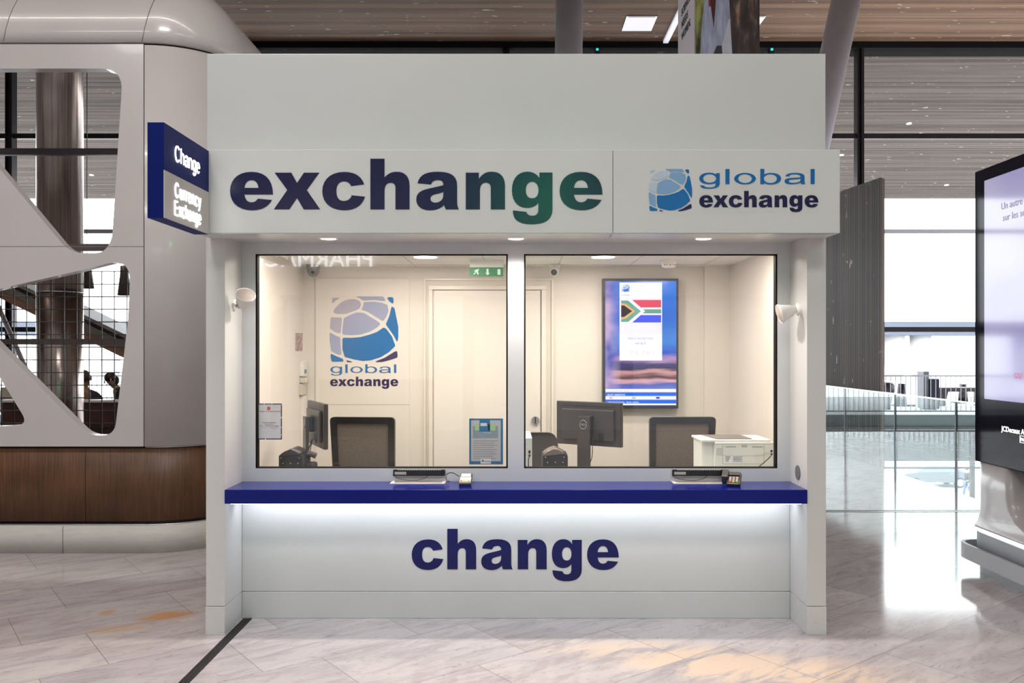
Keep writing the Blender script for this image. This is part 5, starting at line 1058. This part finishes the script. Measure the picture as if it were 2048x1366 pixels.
for a_, c in ((1218, (205, 170, 170)), (1264, (190, 175, 165)), (1312, (70, 70, 190))): tvp(a_, a_ + 7, 793.5, 797.5, .003, 'mini_flag', c)
# small things on the left inner wall
single('wall_notice', MB().box(-1.80, -1.797, 1.87, 2.09, ZZ(702, 7), ZZ(666, 7)), mat('notice_sheet', (.42, .30, .26, 1), .6, noise=.5, nscale=30), (-1.79, 2, 1.7), 'small printed sheet on the kiosk left inner wall', 'notice')
t = thing('wall_boxes', (-1.79, 2.05, 1.3), 'white electrical box with keypad on the kiosk left inner wall', 'electrical box')
MB().box(-1.80, -1.765, 2.0, 2.12, ZZ(752, 7.05), ZZ(722, 7.05), .004).build('body', WHITEPL, t); MB().box(-1.766, -1.762, 2.03, 2.09, ZZ(747, 7.05), ZZ(739, 7.05)).build('keypad', MGREY, t)
single('telephone_holder', MB().box(-1.80, -1.74, 2.0, 2.08, ZZ(766, 7.02), ZZ(756, 7.02), .01).box(-1.80, -1.77, 1.98, 2.12, ZZ(790, 7.02), ZZ(768, 7.02), .004), mat('cream_plastic', (.6, .55, .46, 1), .4), (-1.78, 2.05, 1.35), 'cream holder box below the keypad box on the left inner wall', 'box')
single('cable_trunking', MB().box(-1.80, -1.77, 2.02, 2.12, .745, ZZ(792, 7.02), .003), CREAM2, (-1.78, 2.07, .745), 'cream vertical cable trunking under the boxes on the left inner wall', 'trunking')

# ================================================================== TOTEM DISPLAY
tt_ = thing('totem_display', (3.65, .5, 0), 'tall black framed advertising totem with bright lilac screen at the right edge', 'display')
GB = mat('totem_black_glass', (.004, .003, .009, 1), .05, spec=.09)
MB().box(3.54, 3.72, -.05, 1.50, .835, 3.06, .006).build('casing', GB, tt_)
def lil():
    m, N, L, P = nt('totem_screen'); tc = N.new('ShaderNodeTexCoord'); mp = N.new('ShaderNodeMapping'); mp.inputs['Scale'].default_value = (1, 1.2, 1.6); nz = N.new('ShaderNodeTexNoise'); nz.inputs['Scale'].default_value = .9; nz.inputs['Detail'].default_value = 1
    L.new(tc.outputs['Object'], mp.inputs[0]); L.new(mp.outputs[0], nz.inputs[0]); rp = N.new('ShaderNodeValToRGB'); e = rp.color_ramp.elements; e[0].position = .35; e[1].position = .65; e[0].color = srgb(176, 168, 226); e[1].color = srgb(212, 206, 236)
    L.new(nz.outputs[0], rp.inputs[0]); L.new(rp.outputs[0], P.inputs['Emission Color']); P.inputs['Emission Strength'].default_value = .62; P.inputs['Base Color'].default_value = (.05, .05, .06, 1); P.inputs['Roughness'].default_value = .06; P.inputs['Specular IOR Level'].default_value = .5; return m
sc_ = MB().box(3.5385, 3.54, .12, 1.366, 1.32, 2.966).build('screen', lil(), tt_)
Mt = Matrix(((0, 0, -1, 3.5375), (-1, 0, 0, 0), (0, 1, 0, 0), (0, 0, 0, 1)))
def tott(s, y, z, size, m, sx=1, par=None, off=0): MB().flat(text(s, size, .001, sx, off=off), Matrix.Translation((0, y, z)) @ Mt).build('lettering', m, par or sc_)
GT = emis('screen_grey_text', srgb(120, 112, 150), .7)
tott('Un autre regard', 1.145, 2.71, .072, GT); tott('sur les services', 1.125, 2.625, .072, GT)
tott('GSF', .99, 1.487, .058, emis('screen_pink_text', srgb(200, 70, 130), .8), 1.1)
JW = emis('totem_white_text', (1, 1, 1, 1), 1.6)
tott('JCDecaux Airport', 1.137, 1.10, .052, JW, 1.05, tt_, .0012); tott('PARIS', .905, 1.052, .034, JW, .9, tt_, .0006)
b = MB()
for a_, c, e_, g in ((.915, .911, 1.04, 1.09), (.82, .816, 1.04, 1.09)): b.box(3.536, 3.5385, c, a_, e_, g)
b.box(3.536, 3.5385, .816, .915, 1.04, 1.043).box(3.536, 3.5385, .816, .915, 1.087, 1.09); b.build('lettering_frame', JW, tt_)
TG = mat('totem_grey', (.47, .44, .44, 1), .3, noise=.02, coat=.3); TB = mat('totem_base_grey', (.33, .35, .38, 1), .4, noise=.04)
rings = []
for z, yb_, bulge in ((.84, 1.06, 0), (.62, 1.06, 0), (.53, 1.03, .0), (.46, .95, .01), (.41, .80, .03), (.375, .5, .06), (.352, 0, .09), (.34, -1.3, .10)):
    rings.append([Vector((x, y, z)) for x, y in roundpoly([(3.545 - bulge * .3, 1.47 + bulge * .3), (3.70 + bulge, 1.47 + bulge * .3), (3.70 + bulge, yb_), (3.545 - bulge * .3, yb_)], .06, 5)])
MB().grid(rings, True, True, True).build('leg', TG, tt_)
def rr(x0, x1, y0, y1, r, z): return [Vector((a, b_, z)) for a, b_ in roundpoly([(x0, y1), (x1, y1), (x1, y0), (x0, y0)], r, 6)]
MB().grid([rr(3.52, 3.82, -1.32, 1.50, .12, .305), rr(3.52, 3.82, -1.32, 1.50, .12, .34)], True, False, True).build('chrome_strip', mat('chrome', (.8, .8, .82, 1), .08, metal=1), tt_)
MB().grid([rr(3.515, 3.83, -1.33, 1.505, .12, .09), rr(3.515, 3.83, -1.33, 1.505, .12, .305)], True, False, True).build('base', TB, tt_)
MB().grid([rr(3.53, 3.81, -1.31, 1.49, .12, 0), rr(3.53, 3.81, -1.31, 1.49, .12, .09)], True, False, True).build('plinth', TB, tt_)
o1 = [[p for p in rr(3.43, 3.91, -1.42, 1.60, .16, z)] for z in (.095, .21)]; i1 = [[p for p in rr(3.455, 3.885, -1.395, 1.575, .14, z)] for z in (.21, .095)]
MB().grid(o1 + i1 + [o1[0]], True, False).build('bumper_rail', mat('bumper_grey', (.40, .41, .44, 1), .4), tt_)
for y_ in (-1.0, 0, 1.2): MB().box(3.44, 3.53, y_ - .02, y_ + .02, .13, .17).build('bracket', TB, tt_)

# ================================================================== ACROSS THE HALL (seen in reflections)
ph = thing('pharmacy_storefront', (-2, -10.2, 0), 'white pharmacy storefront across the hall with lit sign band', 'storefront')
MB().box(-8, 5, -10.6, -10.1, 2.7, 3.9).build('fascia', mat('storefront_white', (.7, .7, .72, 1), .4), ph)
MB().box(-8, 5, -12, -11.9, 0, 2.7).build('back_wall', emis('shop_glow', (.75, .8, .95, 1), .45), ph)
for x in (-8, -4.6, -1.0, 2, 4.8): MB().box(x, x + .2, -10.5, -10.15, 0, 2.7).build('pier', DGREY, ph)
MB().box(-3.8, -1.6, -11, -10.6, 0, 1.1).build('sales_counter', DGREY, ph)
tx = text('PHARMACIE', .42, .04, 1.0); mxx = max(v.x for v in tx[0])
MB().flat(([Vector((v.x * 2.35 / mxx, v.y, v.z)) for v in tx[0]], tx[1]), Matrix(((-1, 0, 0, -2.66), (0, 0, 1, -10.06), (0, 1, 0, 3.23), (0, 0, 0, 1)))).build('lettering', emis('sign_letters', (1, 1, 1, 1), 7), ph)
gc = MB().box(.25, .75, -9.9, -9.82, 4.15, 4.35).box(.40, .60, -9.9, -9.82, 4.0, 4.5)
single('pharmacy_cross', gc, emis('green_cross', (.02, 1, .25, 1), 40), (.5, -9.86, 4.2), 'green pharmacy cross sign across the hall', 'sign')
